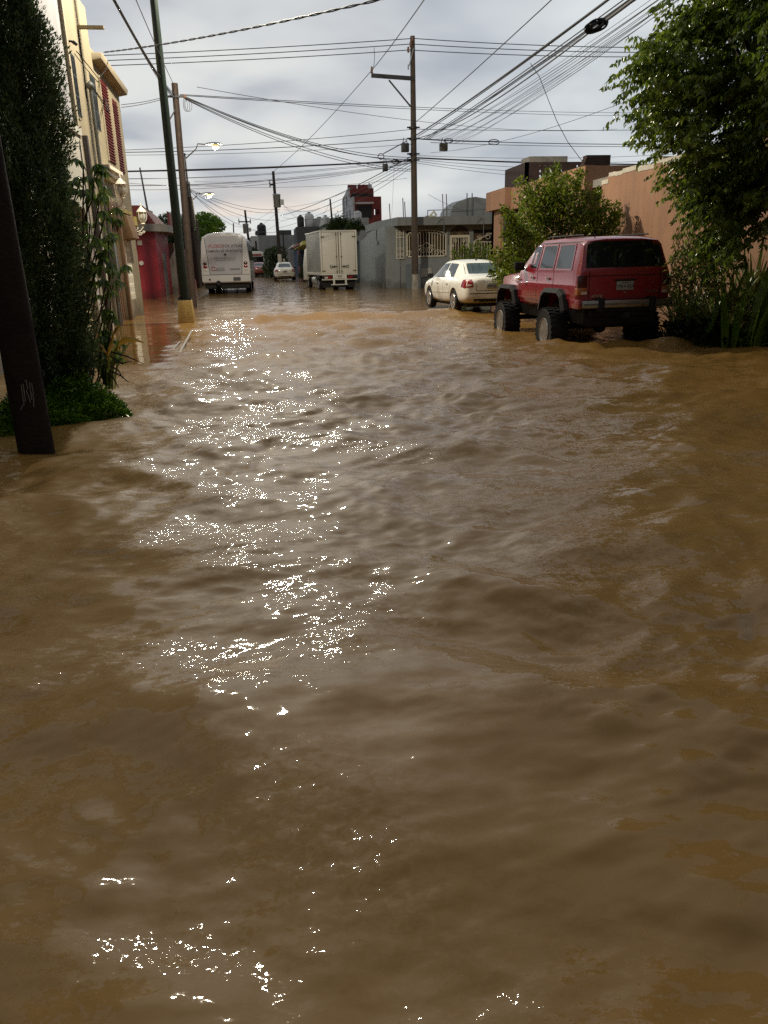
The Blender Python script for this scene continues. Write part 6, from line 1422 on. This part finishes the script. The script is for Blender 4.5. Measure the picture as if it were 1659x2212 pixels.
strap()
# --- glossy ground cover mound round the cypress foot
def cover(name, label, c, rx, ry, h, n, mt, ll, seedbase, cat='shrub', holes=0, org=None, core=True):
    c = Vector(c); r = thing(name, label, cat, c)
    a = rg.uniform(0, 2*math.pi, n); q = np.sqrt(rg.uniform(0, 1, n)); lump = 1+.13*np.sin(3*a+1)+.08*np.sin(7*a+2)
    x = q*rx*lump*np.cos(a); y = q*ry*lump*np.sin(a)
    top = h*np.sqrt(np.maximum(0, 1-q**2.6))*(.75+.35*np.sin(x*6)*np.cos(y*7)+.15*rg.normal(size=n))
    z = np.maximum(.0, top*rg.uniform(.35, 1.05, n))
    P = np.stack([c.x+x, c.y+y, c.z+z], 1); D = np.stack([np.cos(a)*.7, np.sin(a)*.7, rg.uniform(.1, 1.1, n)], 1)+rg.normal(0, .4, (n, 3))
    L_ = rg.uniform(.7, 1.3, n)*ll
    leaves('foliage', mt, P, D, L_, L_*.55, r, .12, .7, c)
    mb = MB(c); rr = random.Random(5)
    for k in range(26):
        aa = rr.uniform(0, 6.28); qq = rr.uniform(.1, .9); mb.tube([c+Vector((0, 0, -.3))+Vector((rx*.4*math.cos(aa), ry*.4*math.sin(aa), 0)), c+Vector((rx*qq*math.cos(aa), ry*qq*math.sin(aa), h*.7*(1-qq*.6)))], [.012, .005], 4)
    mb.build('stem', BARKD, r, 60)
    return r
cover('ground_cover_bush', 'low mound of glossy small leaved green ground cover at the cypress foot', G(128, 905)-Vector((0, 0, .02)), .62, .8, .42, 16000, COVER, .05, 1)
cover('ground_cover_bush', 'patch of low green leaves left of the near pole', (-3.3, 7.9, -.02), .65, .8, .32, 6000, COVER, .05, 2)
# --- citrus bush behind the red car
def citrus(name, label, base, spots, rr_, leafm, per, ll, org_y, spread):
    base = Vector(base); r = thing(name, label, 'shrub', base); mb = MB(base); P, D, Ln = [], [], []
    for (x, y) in spots:
        c = AY(x, y, org_y+rg.uniform(-spread, spread)); mid = base.lerp(c, .5)+Vector(rg.normal(0, .15, 3))
        branch(mb, base+Vector((rg.uniform(-.3, .3), rg.uniform(-.3, .3), -.3)), c, .025, .006, .2, 5)
        ax = (c-base).normalized()
        for i in range(per):
            t_ = rg.uniform(-rr_*1.5, rr_*1.15); v = rg.normal(0, rr_*(.40-.24*max(0, t_/rr_)), 3); P.append(np.array(c+ax*t_)+v*np.array([1, 1, .8])); D.append(np.array(ax)*.4+rg.normal(0, .7, 3)+np.array([0, 0, .15])); Ln.append(rg.uniform(.75, 1.3)*ll)
    mb.build('stem', BARK, r, 60); Ln = np.array(Ln); leaves('foliage', leafm, P, D, Ln, Ln*.5, r, .15, .45, base)
sp = [(1100, 590), (1095, 560), (1110, 530), (1120, 500), (1105, 480), (1140, 470), (1150, 440), (1135, 420), (1165, 430), (1185, 410), (1205, 395), (1210, 430), (1225, 450), (1250, 405), (1245, 430), (1265, 455), (1285, 450), (1300, 470), (1320, 475), (1338, 482), (1290, 485), (1250, 480), (1220, 490), (1190, 470), (1160, 490), (1180, 510), (1140, 520), (1130, 550), (1120, 580), (1210, 520), (1240, 510), (1270, 500), (1310, 500), (1150, 560), (1170, 540), (1090, 575), (1190, 445), (1225, 415), (1085, 600), (1100, 610), (1120, 610), (1135, 500), (1195, 425), (1320, 490), (1160, 455)]
citrus('citrus_bush', 'bright green spiky outlined bush growing behind the red off road car', (7.6, 19.6, 0), sp, .34, CITRUS, 320, .095, 19.6, .55)
sp = [(985, 560), (1000, 552), (1015, 546), (1030, 542), (1045, 548), (1060, 545), (1010, 560), (1040, 562), (1065, 558), (990, 568), (1025, 556)]
citrus('small_bush', 'small green bush in front of the grey house behind the cream saloon', (8.9, 36.0, 0), sp, .34, CITRUS, 200, .10, 36.0, .4)
# --- planting on the right verge
def verge():
    k = 0; rr = random.Random(12)
    for (x, y, hgt, n, wid, lean, mt, lab, nm) in [
        (7.75, 13.9, 1.05, 46, .07, .55, STRAP, 'dark clump of strappy leaves right beside the red car bumper', 'strap_leaf_clump'),
        (8.1, 13.2, 1.25, 44, .075, .55, STRAP, 'taller clump of strappy leaves in the middle of the verge', 'strap_leaf_clump'),
        (8.35, 12.3, 1.15, 44, .07, .6, STRAP, 'clump of arching strappy leaves nearest the camera on the right verge', 'strap_leaf_clump'),
        (8.7, 13.4, 1.5, 30, .08, .5, STRAP, 'clump of tall strappy leaves close against the salmon wall', 'strap_leaf_clump'),
        (8.55, 11.5, 1.35, 34, .075, .7, STRAP, 'clump of strappy leaves at the right edge of the picture by the tree trunk', 'strap_leaf_clump')]:
        b = Vector((x, y, 0)); r = thing(nm, lab, 'plant', b, group='strap leaf plants on the right verge')
        mb = MB(b); blades(mb, b+Vector((0, 0, -.1)), n, hgt*1.3, wid, lean*1.1, .28, 6, .6, rr); mb.build('leaf', mt, r, 60, recalc=False)
        mb = MB(b); blades(mb, b+Vector((0, 0, -.1)), int(n*.5), hgt*1.2, wid*.6, lean*1.1, .25, 6, 1.0, rr); mb.build('dry_leaf', DRY, r, 60, recalc=False)
    for (px, py, Y, hgt, wid, n, lab) in [(1618, 745, 11.9, 1.75, .30, 3, 'tall plant with one broad upright bright green leaf near the tree trunk'), (1572, 742, 12.2, 1.25, .22, 3, 'broad leaved plant with a lower light green blade in the verge'), (1520, 738, 12.7, 1.0, .17, 4, 'small broad leaved plant half hidden among the strappy leaves')]:
        b = AY(px, py, Y); b.z = 0; r = thing('broad_leaf_plant', lab, 'plant', b, group='broad leaved plants on the right verge')
        mb = MB(b); blades(mb, b+Vector((0, 0, -.1)), n, hgt, wid, .32, .12, 8, .3, rr); mb.build('leaf', BROAD, r, 60, recalc=False)
    cover('herb_patch', 'dark low leafy herbs at the water edge right of the red car', (7.75, 13.3, -.02), .7, .9, .42, 900, leafmat('dark_herb_leaf', (.012, .022, .008), (.030, .048, .018), .35, .2, 4), .16, 3, 'plant')
    cover('herb_patch', 'small glossy herbs at the water edge below the broad leaf', (8.1, 12.3, -.02), .45, .5, .36, 420, COVER, .13, 4, 'plant')
    # yellowing creeper hanging under the ficus
    b = Vector((7.9, 13.4, 0)); r = thing('creeper', 'tangle of yellowing creeper hanging between the ficus and the verge plants', 'creeper', b)
    P, D, Ln = [], [], []; mb = MB(b)
    for k in range(46):
        x, y = rg.uniform(1445, 1560), rg.uniform(490, 560); Y = rg.uniform(12.6, 13.6); t_ = AY(x, y, Y); e = AY(x+rg.uniform(-14, 18), rg.uniform(600, 700), Y+rg.uniform(-.2, .2))
        pp = branch(mb, t_, e, .006, .003, .25, 6)
        for i in range(30):
            f = rg.uniform(0, 1); q = t_.lerp(e, f); P.append(np.array(q)+rg.normal(0, .05, 3)); D.append(rg.normal(0, .5, 3)+np.array([0, 0, -.6])); Ln.append(rg.uniform(.06, .13))
    mb.build('stem', BARK, r, 60); Ln = np.array(Ln)
    leaves('foliage', leafmat('yellow_green_leaf', (.09, .135, .018), (.24, .25, .055), .34, .45, 6), P, D, Ln, Ln*.34, r, .15, None, b, .2)
verge()
# --- far trees
def far_tree(name, label, base, spots, Y, rr_, per, ll, mt, th=.12):
    base = Vector(base); r = thing(name, label, 'tree', base); mb = MB(base); P, D, Ln = [], [], []
    top = base + Vector((0, 0, 1.8)); branch(mb, base+Vector((0, 0, -.5)), top, th, th*.8)
    for (x, y) in spots:
        for k in range(2):
            c = AY(x, y, Y+rg.uniform(-1.5, 1.5)); branch(mb, top, c, th*.4, .02, .2, 4)
            v = rg.normal(size=(per, 3)); v /= np.linalg.norm(v, axis=1)[:, None]; q = rg.uniform(.3, 1, per)[:, None]**.5
            P += list(np.array(c)+v*q*rr_*np.array([1, 1, .75])); D += list(v+np.array([0, 0, -.2])+rg.normal(0, .5, (per, 3))); Ln += list(rg.uniform(.7, 1.3, per)*ll)
    mb.build('trunk', BARKD, r, 60); Ln = np.array(Ln); leaves('crown', mt, P, D, Ln, Ln*.55, r, .15, .5, base)
far_tree('tree', 'bright yellow green tree lit by a lamp behind the white bus', (-5.6, 72, 0), [(425, 478), (438, 472), (452, 474), (462, 480), (470, 490), (445, 490), (430, 495), (455, 500), (440, 508), (462, 505), (420, 490), (432, 515)], 72, .62, 330, .19, LIME)
far_tree('tree', 'darker tree left of the lime green tree behind the lamp posts', (-8.4, 66, 0), [(360, 480), (372, 475), (385, 480), (398, 490), (410, 500), (365, 500), (380, 510), (395, 520), (405, 540), (385, 545), (415, 530), (372, 530), (400, 560), (420, 555), (415, 580)], 64, .75, 260, .2, DARKG)
far_tree('bushy_tree', 'dark green bushy tree beside the street left of the transformer pole', (-.1, 84, 0), [(585, 550), (594, 545), (600, 555), (588, 565), (597, 572), (604, 545), (582, 578), (592, 585), (600, 588), (606, 565), (584, 592), (598, 560)], 84, .75, 260, .2, DARKG)
far_tree('bushy_tree', 'narrow dark tree between the bus side and the pale pylon', (-4.6, 104, 0), [(543, 545), (547, 552), (544, 560), (549, 566), (546, 575), (543, 585), (548, 590)], 104, .8, 200, .24, DARKG)
cover('weed_clump', 'weedy green clump at the kerb between the far white car and the box truck', AY(662, 601, 64)*1.0, .55, 1.6, .75, 2600, DARKG, .14, 5, 'plant')
def palm(label, p, n, L_, mt=DARKG):
    p = Vector(p); r = thing('palm_tree', label, 'palm', Vector((p.x, p.y, 0))); o = Vector((p.x, p.y, 0))
    mb = MB(o); mb.tube([o, o+Vector((.05, 0, p.z*.5)), p], [.16, .13, .11], 8); mb.build('trunk', BARK, r, 60)
    P, D, Ln = [], [], []; 
    for k in range(n):
        a = 2*math.pi*k/n+rg.uniform(-.2, .2); e = rg.uniform(.1, .9)
        for i in range(40):
            t_ = (i+1)/40; q = np.array(p)+np.array([math.cos(a), math.sin(a), 0])*L_*t_+np.array([0, 0, L_*(e*t_-1.0*t_*t_)])
            for s in (-1, 1): P.append(q); D.append([math.cos(a)*.5-s*math.sin(a), math.sin(a)*.5+s*math.cos(a), -.5]); Ln.append(.42*math.sin(math.pi*min(.95, .1+t_*.85)))
    Ln = np.array(Ln); leaves('frond', mt, P, D, Ln, Ln*.10+.015, r, .1, None, o)
palm('small palm crown showing over the left end of the box truck roof', AY(712, 488, 70), 12, 1.3)
cover('roof_bush', 'dark bush rising over the box truck in front of the flat grey house', AY(735, 499, 66), 1.05, .9, 1.15, 3200, DARKG, .16, 6)
cover('roof_bush', 'low dark bush between the box truck roof and the grey side wall', AY(766, 500, 60), .7, .7, .8, 1500, DARKG, .15, 7)
